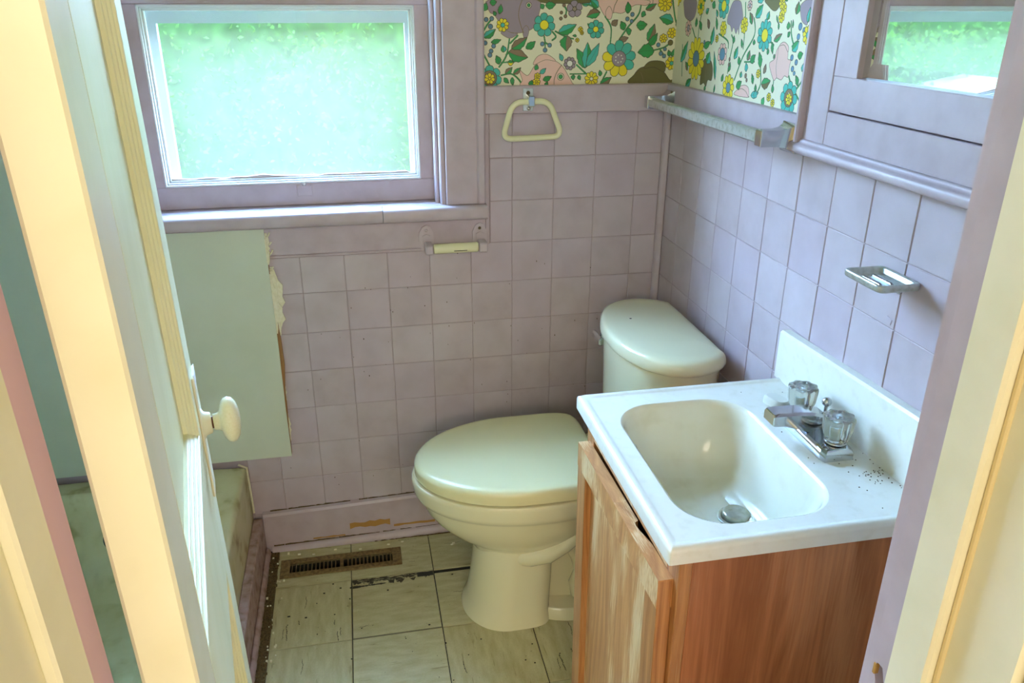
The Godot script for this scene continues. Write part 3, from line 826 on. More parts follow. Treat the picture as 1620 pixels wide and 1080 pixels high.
# ------------------------------------------------------------------ bathtub and wall panel
func build_tub() -> void:
	var t := thing("bathtub", "bone enamel bathtub behind the open door, stained inside", "bathtub", Vector3(-1.526, 0.0, 0.75))
	var angles := []
	for k in 96: angles.append(TAU * k / 96.0)
	var hx := 0.380; var hz := 0.748
	for s in [[1, 1], [1, -1], [-1, 1], [-1, -1]]: angles.append(fposmod(atan2(s[1] * hz, s[0] * hx), TAU))
	angles.sort()
	var o := Vector2.ZERO
	var rings := []
	for e in [[0.0, 0.0, 0.005], [0.262, 0.0, 0.005], [0.274, 0.003, 0.012], [0.281, 0.012, 0.02]]:
		rings.append(rr_ring(angles, o, o, Vector2(hx - e[1], hz - e[1]), e[2], e[0]))
	for e in [[0.281, 0.066, 0.10], [0.277, 0.074, 0.10], [0.262, 0.080, 0.11], [0.20, 0.092, 0.12], [0.12, 0.108, 0.13], [0.075, 0.130, 0.14], [0.055, 0.165, 0.14], [0.048, 0.220, 0.13]]:
		rings.append(rr_ring(angles, o, o, Vector2(hx - e[1], hz - e[1]), e[2], e[0]))
	var outer := rings.slice(0, 5)
	mi("apron_and_rim", loft(outer), M.tub_enamel, t)
	mi("basin", loft(rings.slice(4), false, true, true), M.tub_enamel, t)
	mi("overflow", lathe([[0.0, 0.0], [0.034, 0.0], [0.034, 0.004], [0.028, 0.008], [0.0, 0.009]], 28, Vector3(0.050, 0.150, -0.652), Vector3(0, 0.15, 1)), mat("teal_rubber", c8(46, 74, 78), 0.5), t)
	# caulk bead where tub and wall meet
	mi("caulk", tube([Vector3(0.383, 0.125, -0.744), Vector3(0.382, 0.20, -0.745), Vector3(0.381, 0.272, -0.744), Vector3(0.36, 0.283, -0.746)], 0.003, 8), M.adhesive, t)

	var p := thing("surround_panel", "pale green smooth wall panel under the window, torn right edge", "panel", Vector3(-1.46, 0.303, 0.0))
	var poly := PackedVector2Array([Vector2(-1.905, 0.303), Vector2(-1.0215, 0.302), Vector2(-1.0225, 0.45), Vector2(-1.0215, 0.62), Vector2(-1.0232, 0.9365), Vector2(-1.3725, 0.9385), Vector2(-1.395, 0.9385), Vector2(-1.395, 1.95), Vector2(-1.905, 1.95)])
	mi("board", extrude(poly, Transform3D(Basis.IDENTITY, Vector3(1.46, -0.303, 0)), 0.0125, 0.0165), M.green_board, p)
	mi("backing", extrude(PackedVector2Array([Vector2(-1.905, 0.305), Vector2(-1.0215, 0.305), Vector2(-1.0200, 0.40), Vector2(-1.0185, 0.50), Vector2(-1.0125, 0.57), Vector2(-1.0145, 0.66), Vector2(-1.020, 0.78), Vector2(-1.0225, 0.86), Vector2(-1.38, 0.86), Vector2(-1.395, 1.95), Vector2(-1.905, 1.95)]), Transform3D(Basis.IDENTITY, Vector3(1.46, -0.303, 0)), 0.0012, 0.0125), M.brown_glue, p)
	# torn adhesive along the edge
	var r := RandomNumberGenerator.new(); r.seed = 21
	for s in [[0.845, 0.925, 0.010, 0.014], [0.655, 0.832, 0.030, 0.006], [0.455, 0.535, 0.006, 0.004], [0.345, 0.43, 0.007, 0.004]]:
		for k in 3:
			var q := PackedVector2Array()
			var n := 12
			var a: float = s[0] + k * 0.004; var b: float = s[1] - k * 0.006
			for i in n + 1:
				var y := lerpf(a, b, float(i) / n)
				q.append(Vector2(-1.0225 - 0.0005 * k, y))
			for i in range(n, -1, -1):
				var f := float(i) / n
				var y := lerpf(a, b, f)
				var w: float = s[2] * (1.0 - 0.3 * k) * (0.35 + 0.65 * sin(PI * clampf(f * 0.9 + 0.05, 0, 1))) * r.randf_range(0.55, 1.15)
				q.append(Vector2(-1.0225 + maxf(w, 0.0015), y + r.randf_range(-0.003, 0.003)))
			mi("adhesive", extrude(q, Transform3D(Basis.IDENTITY, Vector3(1.46, -0.303, 0)), 0.0012, s[3] + 0.0035 * k), M.adhesive, p)
	for s in [[0.915, 0.008, 1.1], [0.895, 0.010, 0.6], [0.870, 0.011, 0.9], [0.838, 0.008, 0.1]]:
		var c := Vector3(1.46 - 1.0225 + 0.004, s[0] - 0.303, 0.013)
		mi("curl", tube([c, c + Vector3(s[1] * 0.6, s[1] * s[2] * 0.5, 0.004), c + Vector3(s[1], s[1] * s[2] * 1.3, 0.002)], 0.0022, 8), M.adhesive, p)

# ------------------------------------------------------------------ toilet
func egg(xf: float, xb: float, w: float, y: float, back := 0.75, n := 64, wide_at := 0.42) -> PackedVector3Array:   # xf is the tip (-x), xb the back
	var xc := lerpf(xb, xf, wide_at)
	var out := PackedVector3Array()
	for k in n:
		var a := TAU * k / n
		var ca := cos(a); var sa := sin(a)
		if ca > 0.0:
			out.append(Vector3(xc + (xf - xc) * ca, y, w * sa))
		else:
			out.append(Vector3(xc + (xb - xc) * pow(-ca, back), y, w * signf(sa) * pow(absf(sa), back)))
	return out

func smooth_ring(pts: Array, n_each := 6) -> PackedVector2Array:   # closed Catmull-Rom through points
	var out := PackedVector2Array()
	var n := pts.size()
	for k in n:
		var p0: Vector2 = pts[(k - 1 + n) % n]; var p1: Vector2 = pts[k]; var p2: Vector2 = pts[(k + 1) % n]; var p3: Vector2 = pts[(k + 2) % n]
		for i in n_each:
			out.append(p1.cubic_interpolate(p2, p0, p3, float(i) / n_each))
	return out

func scaled_ring(ring: PackedVector2Array, c: Vector2, s: Vector2, y: float) -> PackedVector3Array:
	var out := PackedVector3Array()
	for p in ring:
		var q := c + (p - c) * s
		out.append(Vector3(q.x, y, q.y))
	return out

func build_toilet() -> void:
	var t := thing("toilet", "bone china toilet with closed lid between vanity and window wall", "toilet", Vector3(0.0, 0.0, ZT))
	var C: Material = M.bone_china
	mi("bowl", loft([egg(-0.690, -0.24, 0.155, 0.402), egg(-0.711, -0.24, 0.180, 0.402), egg(-0.7155, -0.24, 0.184, 0.399), egg(-0.717, -0.24, 0.185, 0.390), egg(-0.714, -0.24, 0.183, 0.365), egg(-0.708, -0.24, 0.179, 0.352), egg(-0.700, -0.24, 0.172, 0.347), egg(-0.696, -0.24, 0.170, 0.340), egg(-0.688, -0.25, 0.164, 0.315), egg(-0.668, -0.26, 0.153, 0.285), egg(-0.640, -0.28, 0.136, 0.255), egg(-0.608, -0.30, 0.117, 0.230), egg(-0.585, -0.32, 0.104, 0.212), egg(-0.572, -0.34, 0.099, 0.19)], true, true), C, t)
	mi("pedestal", loft([egg(-0.566, -0.375, 0.100, 0.235, 0.45, 64, 0.5), egg(-0.570, -0.380, 0.103, 0.195, 0.45, 64, 0.5), egg(-0.575, -0.382, 0.106, 0.14, 0.42, 64, 0.5), egg(-0.582, -0.385, 0.110, 0.08, 0.42, 64, 0.5), egg(-0.590, -0.388, 0.115, 0.035, 0.42, 64, 0.5), egg(-0.602, -0.385, 0.122, 0.010, 0.42, 64, 0.5), egg(-0.605, -0.385, 0.124, 0.0, 0.42, 64, 0.5)], true, true), C, t)
	mi("foot", loft([egg(-0.47, -0.17, 0.118, 0.0, 0.35, 64, 0.5), egg(-0.47, -0.17, 0.118, 0.008, 0.35, 64, 0.5), egg(-0.47, -0.18, 0.112, 0.026, 0.35, 64, 0.5), egg(-0.47, -0.18, 0.106, 0.031, 0.35, 64, 0.5)], true, true), C, t)
	mi("rear_body", loft([egg(-0.46, -0.16, 0.060, 0.03, 0.5), egg(-0.46, -0.14, 0.066, 0.14, 0.5), egg(-0.47, -0.10, 0.080, 0.25, 0.5), egg(-0.48, -0.06, 0.105, 0.35, 0.4), egg(-0.48, -0.03, 0.112, 0.395, 0.3), egg(-0.48, -0.03, 0.110, 0.403, 0.3)], true, true), C, t)
	for s in [-1.0, 1.0]:
		mi("trapway", tube([Vector3(-0.478, 0.192, 0.072 * s), Vector3(-0.445, 0.199, 0.094 * s), Vector3(-0.405, 0.214, 0.108 * s), Vector3(-0.37, 0.244, 0.116 * s), Vector3(-0.335, 0.279, 0.119 * s), Vector3(-0.295, 0.314, 0.112 * s), Vector3(-0.25, 0.335, 0.09 * s)], 0.026, 18), C, t)
		mi("trapway_curl", tube([Vector3(-0.335, 0.19, 0.058 * s), Vector3(-0.318, 0.155, 0.064 * s), Vector3(-0.31, 0.115, 0.066 * s), Vector3(-0.322, 0.08, 0.066 * s), Vector3(-0.315, 0.04, 0.064 * s)], 0.016, 12), C, t)
	var S: Material = M.seat_plastic
	mi("seat", loft([egg(-0.692, -0.285, 0.165, 0.401, 0.5), egg(-0.693, -0.285, 0.166, 0.4035, 0.5), egg(-0.693, -0.285, 0.166, 0.4085, 0.5)], true, true), S, t)
	var lid := mi("seat_lid", loft([egg(-0.700, -0.275, 0.174, 0.4075, 0.28), egg(-0.707, -0.270, 0.181, 0.4075, 0.28), egg(-0.709, -0.270, 0.1828, 0.4095, 0.28), egg(-0.709, -0.270, 0.1828, 0.428, 0.28), egg(-0.7075, -0.271, 0.1815, 0.434, 0.28), egg(-0.703, -0.273, 0.178, 0.4392, 0.28), egg(-0.697, -0.277, 0.173, 0.4425, 0.29), egg(-0.684, -0.284, 0.163, 0.4442, 0.30), egg(-0.60, -0.32, 0.11, 0.4470, 0.35), egg(-0.50, -0.44, 0.03, 0.4478, 0.6)], true, true), S, t)
	for s in [-1.0, 1.0]:
		mi("hinge", lathe([[0.0, 0.0], [0.013, 0.0], [0.013, 0.014], [0.009, 0.020], [0.0, 0.021]], 20, Vector3(-0.255, 0.403, 0.075 * s)), S, lid)
	# tank
	var half := [Vector2(-0.032, -0.172), Vector2(-0.062, -0.198), Vector2(-0.110, -0.214), Vector2(-0.162, -0.204), Vector2(-0.205, -0.165), Vector2(-0.232, -0.105), Vector2(-0.246, -0.04)]
	var pts := []
	for p in half: pts.append(p)
	for k in range(half.size() - 1, -1, -1): pts.append(Vector2(half[k].x, -half[k].y))
	pts.append(Vector2(-0.029, 0.15)); pts.append(Vector2(-0.028, 0.0)); pts.append(Vector2(-0.029, -0.15))
	var ring := smooth_ring(pts)
	var c := Vector2(-0.125, 0.0)
	var tk := []
	for e in [[0.404, 0.80, 0.78], [0.410, 0.84, 0.82], [0.43, 0.86, 0.84], [0.56, 0.90, 0.89], [0.705, 0.93, 0.945], [0.708, 0.93, 0.945]]:
		tk.append(scaled_ring(ring, c, Vector2(e[1], e[2]), e[0]))
	mi("tank", loft(tk, true, true), C, t)
	var ld := []
	for e in [[0.706, 0.96], [0.7065, 0.985], [0.709, 1.0], [0.716, 1.005], [0.724, 1.0], [0.731, 0.985], [0.736, 0.96], [0.7395, 0.91], [0.7415, 0.80], [0.743, 0.5], [0.7435, 0.1]]:
		ld.append(scaled_ring(ring, c, Vector2(e[1], e[1]), e[0]))
	var tl := mi("tank_lid", loft(ld, true, true), C, t)
	mi("speck", lathe([[0.0035, 0.0], [0.003, 0.0012], [0.0, 0.0014]], 10, Vector3(-0.172, 0.7420, -0.055)), M.dark_gap, tl)
	var lv := mi("flush_lever", lathe([[0.0, 0.0], [0.012, 0.0], [0.012, 0.006], [0.0, 0.008]], 20, Vector3(-0.212, 0.672, -0.135), Vector3(-1, 0, -0.5)), M.chrome, t)
	mi("handle", box(Vector3(-0.238, 0.662, -0.150), Vector3(-0.226, 0.682, -0.085), 0.004), M.chrome, lv)

# ------------------------------------------------------------------ vanity
func build_vanity() -> void:
	var v := thing("vanity_cabinet", "small oak vanity cabinet with dark side panel under the white sink top", "cabinet", Vector3(-0.2, 0.0, 0.93))
	var o := -Vector3(-0.2, 0.0, 0.93)
	var xf := -0.402
	mi("side_panel", box(o + Vector3(-0.383, 0.0, 1.140), o + Vector3(-0.003, 0.747, 1.154), 0.001), M.ply_side, v)
	mi("side_panel", box(o + Vector3(-0.383, 0.0, 0.712), o + Vector3(-0.003, 0.747, 0.726), 0.001), M.ply_side, v)
	mi("back_rail", box(o + Vector3(-0.016, 0.65, 0.727), o + Vector3(-0.003, 0.747, 1.139)), M.ply_side, v)
	mi("bottom_shelf", box(o + Vector3(-0.383, 0.09, 0.727), o + Vector3(-0.017, 0.105, 1.139)), M.ply_side, v)
	mi("toe_kick", box(o + Vector3(-0.345, 0.0, 0.727), o + Vector3(-0.333, 0.089, 1.139)), M.ply_side, v)
	for z in [[0.711, 0.752], [1.114, 1.155]]:
		mi("face_stile", box(o + Vector3(xf, 0.085, z[0]), o + Vector3(-0.3832, 0.747, z[1]), 0.0015), M.oak_upright, v)
	mi("face_rail", box(o + Vector3(xf, 0.700, 0.7522), o + Vector3(-0.3832, 0.747, 1.1138)), M.oak_level, v)
	mi("face_rail", box(o + Vector3(xf, 0.085, 0.7522), o + Vector3(-0.3832, 0.125, 1.1138)), M.oak_level, v)
	# door, hung a little out of true
	var d := Node3D.new(); d.name = "door"; v.add_child(d, true)
	d.position = o + Vector3(-0.4025, 0.693, 0.933); d.rotation.x = deg_to_rad(-1.8)
	var t := -0.0215; var a := -0.206; var b := 0.206; var top := 0.0; var bot := -0.585
	mi("stile", box(Vector3(t, bot, a), Vector3(0, top, a + 0.048), 0.0012), M.oak_upright, d)
	mi("stile", box(Vector3(t, bot, b - 0.048), Vector3(0, top - 0.0005, b), 0.0012), M.oak_upright, d)
	var nt := PackedVector2Array([Vector2(t - 0.0004, a + 0.0005), Vector2(0.0004, a + 0.0005), Vector2(0.0004, 0.060), Vector2(-0.0055, 0.064), Vector2(-0.0075, 0.072), Vector2(-0.0065, 0.086), Vector2(-0.003, 0.104), Vector2(0.0004, 0.125), Vector2(0.0004, b - 0.0005), Vector2(t - 0.0004, b - 0.0005)])
	mi("rail", extrude(nt, Transform3D(Basis(Vector3(1, 0, 0), Vector3(0, 0, 1), Vector3(0, -1, 0)), Vector3(0, top + 0.0008, 0)), 0.0, 0.020), M.oak_level, d)
	mi("rail", box(Vector3(t - 0.0004, top - 0.048, a + 0.0005), Vector3(0.0004, top - 0.0192, b - 0.0005)), M.oak_level, d)
	mi("rail", box(Vector3(t, bot, a + 0.048), Vector3(0, bot + 0.048, b - 0.048), 0.0), M.oak_level, d)
	mi("panel", box(Vector3(t + 0.0125, bot + 0.047, a + 0.047), Vector3(t + 0.017, top - 0.047, b - 0.047)), M.oak_panel, d)

func build_vanity_top() -> void:
	var v := thing("sink_top", "white cultured marble sink top with oval-cornered basin and backsplash", "sink", Vector3(-0.2, 0.748, 0.93))
	var o := Vector2(-0.256, 0.941)
	var off := Vector3(0.2, -0.748, -0.93)
	var lo := Vector2(-0.4245, 0.702); var hi := Vector2(-0.001, 1.167)
	var oc := (lo + hi) * 0.5; var oh := (hi - lo) * 0.5
	var angles := []
	for k in 120: angles.append(TAU * k / 120.0)
	for s in [lo, hi, Vector2(lo.x, hi.y), Vector2(hi.x, lo.y)]: angles.append(fposmod((s - o).angle(), TAU))
	angles.sort()
	var mk := func(c: Vector2, h: Vector2, r: float, y: float) -> PackedVector3Array:
		var q := rr_ring(angles, o, c, h, r, y)
		for k in q.size(): q[k] += off
		return q
	var deck := []
	for e in [[0.748, 0.0], [0.766, 0.0], [0.7705, 0.0015], [0.7735, 0.005], [0.774, 0.010], [0.7725, 0.015], [0.7705, 0.019]]:
		deck.append(mk.call(oc, oh - Vector2(e[1], e[1]), 0.004, e[0]))
	var bh := Vector2(0.1225, 0.1835)
	deck.append(mk.call(o, bh + Vector2(0.012, 0.012), 0.088, 0.7705))
	deck.append(mk.call(o, bh, 0.076, 0.7700))
	mi("deck", loft(deck), M.marble_white, v)
	var bas := []
	for e in [[0.7700, 0.0, 0.076], [0.7680, 0.0035, 0.074], [0.762, 0.0065, 0.073], [0.745, 0.010, 0.072], [0.71, 0.016, 0.070], [0.680, 0.025, 0.066], [0.660, 0.037, 0.060], [0.648, 0.052, 0.05], [0.643, 0.070, 0.04]]:
		bas.append(mk.call(o, bh - Vector2(e[1], e[1]), e[2], e[0]))
	bas.append(mk.call(o + Vector2(0.03, 0), Vector2(0.03, 0.06), 0.025, 0.6395))
	bas.append(mk.call(o + Vector2(0.022, 0), Vector2(0.024, 0.022), 0.020, 0.638))
	mi("basin", loft(bas, false, true, true), M.basin_white, v)
	mi("overflow", lathe([[0.0, 0.0], [0.009, 0.0], [0.009, 0.002], [0.007, 0.003], [0.006, 0.0005], [0.0, 0.0002]], 20, Vector3(-0.3665, 0.746, 0.868) + off, Vector3(1, 0.1, 0)), mat("overflow_grey", c8(170, 168, 150), 0.4), v)
	# backsplash, top edge slightly out of level
	var rings := []
	for e in [[0.690, 0.866], [1.167, 0.889]]:
		var q := PackedVector3Array()
		for p in [[-0.001, 0.770], [-0.0205, 0.770], [-0.0205, e[1] - 0.004], [-0.0165, e[1]], [-0.001, e[1]]]:
			q.append(Vector3(p[0], p[1], e[0]) + off)
		rings.append(q)
	mi("backsplash", loft(flatten(rings), true, true), M.marble_white, v)
	var s := thing("drain_stopper", "small chrome pop-up stopper at the bottom of the basin", "stopper", Vector3(-0.206, 0.639, 0.941))
	mi("cap", lathe([[0.0, 0.0], [0.0235, 0.0], [0.0235, 0.008], [0.020, 0.0115], [0.0, 0.0125]], 28), M.chrome_worn, s)
	mi("flange", lathe([[0.025, -0.0005], [0.031, -0.0005], [0.031, 0.001], [0.026, 0.002], [0.025, 0.0]], 28), M.chrome_worn, s)
	var sp := thing("soap_sliver", "thin whitish soap sliver beside the faucet", "soap", Vector3(-0.078, 0.7709, 0.806))
	sp.rotation.y = 0.35
	mi("bar", loft([scaled_ring(smooth_ring([Vector2(-0.012, -0.021), Vector2(0.013, -0.017), Vector2(0.011, 0.02), Vector2(-0.013, 0.018)], 3), Vector2.ZERO, Vector2.ONE, 0.0), scaled_ring(smooth_ring([Vector2(-0.012, -0.021), Vector2(0.013, -0.017), Vector2(0.011, 0.02), Vector2(-0.013, 0.018)], 3), Vector2.ZERO, Vector2.ONE, 0.011), scaled_ring(smooth_ring([Vector2(-0.012, -0.021), Vector2(0.013, -0.017), Vector2(0.011, 0.02), Vector2(-0.013, 0.018)], 3), Vector2.ZERO, Vector2(0.8, 0.85), 0.0145)], true, true), mat("soap", c8(216, 212, 196), 0.6), sp)
	# grime specks on the deck round the faucet
	var st := begin()
	var r := RandomNumberGenerator.new(); r.seed = 31
	for k in 66:
		var c: Vector3
		if k < 45: c = Vector3(r.randfn(-0.045, 0.016), 0.7708, r.randfn(1.045, 0.022))
		elif k < 66: c = Vector3(r.randf_range(-0.13, -0.025), 0.7708, r.randf_range(0.73, 1.14))
		else: c = Vector3(r.randf_range(-0.40, -0.03), 0.7710, r.randf_range(0.72, 0.752))
		c.x = clampf(c.x, -0.118, -0.024) if k < 66 else c.x
		var q := r.randf_range(0.0003, 0.0009)
		bx(st, c - Vector3(q, 0.0005, q * r.randf_range(0.5, 1.4)), c + Vector3(q, 0.0006, q))
	var g := mi("grime_specks", st.commit(), M.dirt)
	tag(g, "brown grime specks scattered on the sink deck round the faucet", "grime", "", "stuff")

func build_faucet() -> void:
	var f := thing("faucet", "chrome centerset faucet with two clear knobs on the sink", "faucet", Vector3(-0.076, 0.7706, 0.920))
	var pts := []
	for e in [[0.0, 0.0], [0.012, 0.0], [0.0165, 0.003], [0.018, 0.007]]:
		var r := PackedVector3Array()
		var h := Vector2(0.0285 - e[1], 0.083 - e[1]); var c := 0.011
		for p in [[-h.x + c * 0.4, -h.y], [h.x - c * 0.4, -h.y], [h.x, -h.y + c], [h.x, h.y - c], [h.x - c * 0.4, h.y], [-h.x + c * 0.4, h.y], [-h.x, h.y - c], [-h.x, -h.y + c]]:
			r.append(Vector3(p[0], e[0], p[1]))
		pts.append(r)
	var shp := []
	for q in pts:   # sharp uprights
		var a := PackedVector3Array()
		for k in 8:
			a.append(q[k]); a.append(q[(k + 1) % 8])
		shp.append(a)
	mi("base", loft(shp, false, true), M.chrome, f)
	# spout: tapering bar from the base out over the basin
	var secs := []
	for e in [[0.022, 0.016, 0.030, 0.019], [0.012, 0.016, 0.046, 0.0185], [-0.015, 0.018, 0.053, 0.018], [-0.040, 0.026, 0.055, 0.0175], [-0.060, 0.033, 0.0555, 0.0172], [-0.080, 0.0345, 0.0555, 0.017], [-0.083, 0.036, 0.054, 0.0155]]:
		var r := PackedVector3Array()
		for p in [[-1.0, e[1]], [-1.0, e[2] - 0.004], [-0.75, e[2]], [0.75, e[2]], [1.0, e[2] - 0.004], [1.0, e[1]]]:
			r.append(Vector3(e[0], p[1], p[0] * e[3]))
		secs.append(r)
	var sh2 := []
	for q in secs:
		var a := PackedVector3Array()
		for k in 6:
			a.append(q[k]); a.append(q[(k + 1) % 6])
		sh2.append(a)
	mi("spout", loft(sh2, true, true), M.chrome, f)
	var rod := mi("lift_rod", lathe([[0.0028, 0.0], [0.0028, 0.036]], 10, Vector3(0.019, 0.022, 0.0)), M.chrome, f)
	mi("ball", lathe([[0.0, -0.008], [0.004, -0.007], [0.007, -0.004], [0.008, 0.0], [0.007, 0.004], [0.004, 0.007], [0.0, 0.008]], 20, Vector3(0.019, 0.062, 0.0)), M.chrome, rod)
	for s in [-1.0, 1.0]:
		var c := Vector3(0.008, 0.018, 0.0545 * s)
		var k := mi("knob", lathe([[0.0, 0.006], [0.0175, 0.006], [0.0185, 0.009], [0.0225, 0.022], [0.0245, 0.044], [0.0235, 0.0475], [0.017, 0.0485], [0.0155, 0.0465], [0.009, 0.0465], [0.0, 0.048]], 64, c, Vector3.UP, 8, 0.055), M.clear_acrylic, f)
		mi("stem", lathe([[0.0, 0.0], [0.017, 0.0], [0.018, 0.003], [0.016, 0.0055], [0.0, 0.0055]], 28, c), M.chrome, k)
		mi("core", lathe([[0.0, 0.008], [0.0055, 0.008], [0.0055, 0.030], [0.0, 0.031]], 16, c), M.chrome_worn, k)

# ------------------------------------------------------------------ wall fittings
func build_medicine_cabinet() -> void:
	var m := thing("medicine_cabinet", "mauve painted wall cabinet with mirror door above the sink", "cabinet", Vector3(0.0, 1.20, 0.96))
	var o := Vector3(0.0, -1.20, -0.96)
	var W: Material = M.mauve_wood
	var z0 := 0.668; var z1 := 1.262; var y0 := 1.214; var y1 := 1.90
	for z in [[z0, 0.7345], [1.192, z1]]:
		mi("frame_stile", box(o + Vector3(-0.020, y0, z[0]), o + Vector3(0.0, y1, z[1]), 0.001), W, m)
	for y in [[y0, 1.2745], [1.825, y1]]:
		mi("frame_rail", box(o + Vector3(-0.0202, y[0], 0.7345), o + Vector3(0.0, y[1], 1.192), 0.001), W, m)
	for z in [[0.657, z0 + 0.0005], [z1 - 0.0005, 1.273]]:
		mi("back_band", box(o + Vector3(-0.032, 1.212, z[0]), o + Vector3(0.0, y1 + 0.01, z[1]), 0.003), W, m)
	var ring := []
	for z in [0.652, 1.278]:
		var q := PackedVector3Array()
		for p in [[0.0, 1.197], [-0.031, 1.197], [-0.0345, 1.199], [-0.0360, 1.2025], [-0.0360, 1.209], [-0.0340, 1.2125], [-0.0300, 1.2142], [-0.0262, 1.2155], [-0.0240, 1.2185], [-0.0232, 1.222], [0.0, 1.222]]:
			q.append(o + Vector3(p[0], p[1], z))
		ring.append(q)
	mi("ledge", loft(ring, true, true), W, m)
	mi("recess", box(o + Vector3(-0.004, 1.25, 0.72), o + Vector3(0.0015, 1.84, 1.21)), W, m)
	var d := mi("door", box(o + Vector3(-0.0205, 1.2770, 0.7370), o + Vector3(-0.005, 1.332, 1.1895), 0.0012), W, m)
	mi("rail", box(o + Vector3(-0.0205, 1.762, 0.7370), o + Vector3(-0.005, 1.8225, 1.1895), 0.0012), W, d)
	mi("stile", box(o + Vector3(-0.0205, 1.332, 0.7370), o + Vector3(-0.005, 1.762, 0.800), 0.0008), W, d)
	mi("stile", box(o + Vector3(-0.0205, 1.332, 1.1265), o + Vector3(-0.005, 1.762, 1.1895), 0.0008), W, d)
	var rings := []
	for e in [[-0.0045, 0.0], [-0.0105, 0.0], [-0.0105, 0.0], [-0.0126, 0.024], [-0.0126, 0.024]]:
		rings.append(PackedVector3Array([o + Vector3(e[0], 1.332 + e[1], 0.800 + e[1]), o + Vector3(e[0], 1.762 - e[1], 0.800 + e[1]), o + Vector3(e[0], 1.762 - e[1], 1.1265 - e[1]), o + Vector3(e[0], 1.332 + e[1], 1.1265 - e[1])]))
	var bev := []
	for q in rings:
		var a := PackedVector3Array()
		for k in 4:
			a.append(q[k]); a.append(q[(k + 1) % 4])
		bev.append(a)
	mi("mirror", loft(bev, false, true), M.mirror, d)

func build_towel_bar() -> void:
	var t := thing("towel_bar", "worn chrome square towel bar with flared posts on the mauve rail", "towel bar", Vector3(-0.018, 1.217, 0.33))
	var o := Vector3(0.018, -1.217, -0.33)
	mi("bar", box(o + Vector3(-0.080, 1.2065, 0.030), o + Vector3(-0.0595, 1.2275, 0.612), 0.003), M.chrome_worn, t)
	for z in [0.046, 0.626]:
		var secs := []
		for e in [[-0.018, 0.026, 0.026], [-0.021, 0.026, 0.026], [-0.026, 0.021, 0.021], [-0.036, 0.0165, 0.016], [-0.050, 0.0145, 0.013], [-0.064, 0.0145, 0.012], [-0.080, 0.0145, 0.0115], [-0.082, 0.013, 0.010]]:
			var q := [Vector3(e[0], -e[1], -e[2]), Vector3(e[0], e[1], -e[2]), Vector3(e[0], e[1], e[2]), Vector3(e[0], -e[1], e[2])]
			var a := PackedVector3Array()
			for k in 4:
				a.append(o + Vector3(0, 1.217, z) + q[k]); a.append(o + Vector3(0, 1.217, z) + q[(k + 1) % 4])
			secs.append(a)
		mi("post", loft(secs, true, true), M.chrome, t)

func build_towel_ring() -> void:
	var t := thing("towel_ring", "ivory plastic towel ring on a small chrome bracket beside the window", "towel ring", Vector3(-0.373, 1.2247, 0.018))
	var pl := mi("bracket", box(Vector3(-0.0125, -0.026, 0.0), Vector3(0.0125, 0.027, 0.0035), 0.001), M.chrome_worn, t)
	mi("screw", lathe([[0.0, 0.0], [0.005, 0.0], [0.004, 0.002], [0.0, 0.0026]], 14, Vector3(0, 0.016, 0.0035), Vector3.BACK), M.rusty_screw, pl)
	mi("screw", lathe([[0.0, 0.0], [0.005, 0.0], [0.004, 0.002], [0.0, 0.0026]], 14, Vector3(0.002, -0.020, 0.0035), Vector3.BACK), M.chrome, pl)
	mi("clasp", box(Vector3(-0.003, -0.014, 0.003), Vector3(0.0125, 0.011, 0.026), 0.002), M.chrome, pl)
	var path := rounded_path([Vector3(-0.040, -0.004, 0.014), Vector3(0.050, -0.002, 0.014), Vector3(0.084, -0.087, 0.014), Vector3(-0.066, -0.090, 0.014)], 0.026, 8)
	mi("ring", tube(path, 0.0072, 14, true), M.ivory_plastic, t)

func build_paper_holder() -> void:
	var t := thing("paper_holder", "toilet paper holder with mauve brackets and empty ivory roller", "paper holder", Vector3(-0.562, 0.895, 0.012))
	for x in [-0.069, 0.067]:
		var poly := PackedVector2Array()
		for p in [[-0.013, -0.034], [-0.019, -0.012], [-0.0185, 0.010], [-0.010, 0.026], [0.0, 0.031], [0.010, 0.027], [0.0175, 0.012], [0.0185, -0.010], [0.014, -0.034]]:
			poly.append(Vector2(x + p[0], p[1]))
		var b := mi("bracket", extrude(poly, Transform3D.IDENTITY, 0.0, 0.005), M.mauve_metal, t)
		var inner := PackedVector2Array([Vector2(x - 0.009, -0.028), Vector2(x - 0.010, 0.004), Vector2(x, 0.009), Vector2(x + 0.010, 0.004), Vector2(x + 0.009, -0.028)])
		mi("boss", extrude(inner, Transform3D.IDENTITY, 0.005, 0.009), M.mauve_metal, b)
		mi("screw", lathe([[0.0, 0.0], [0.004, 0.0], [0.003, 0.002], [0.0, 0.0022]], 12, Vector3(x, 0.018, 0.005), Vector3.BACK), M.rusty_screw if x > 0.0 else M.mauve_metal, b)
		mi("arm", box(Vector3(x - 0.010 + (0.004 if x < 0.0 else 0.002), -0.034, 0.004), Vector3(x + 0.012 + (0.0 if x < 0.0 else 0.002), -0.010, 0.050), 0.003), M.mauve_metal, b)
	mi("roller", lathe([[0.0, -0.056], [0.011, -0.056], [0.0125, -0.053], [0.0125, 0.053], [0.011, 0.0565], [0.0, 0.0565]], 24, Vector3(0.001, -0.0215, 0.038), Vector3.RIGHT), M.ivory_plastic, t)
	mi("scuff", box(Vector3(-0.005, -0.0265, 0.0490), Vector3(0.028, -0.0250, 0.0508)), M.dark_gap, t)

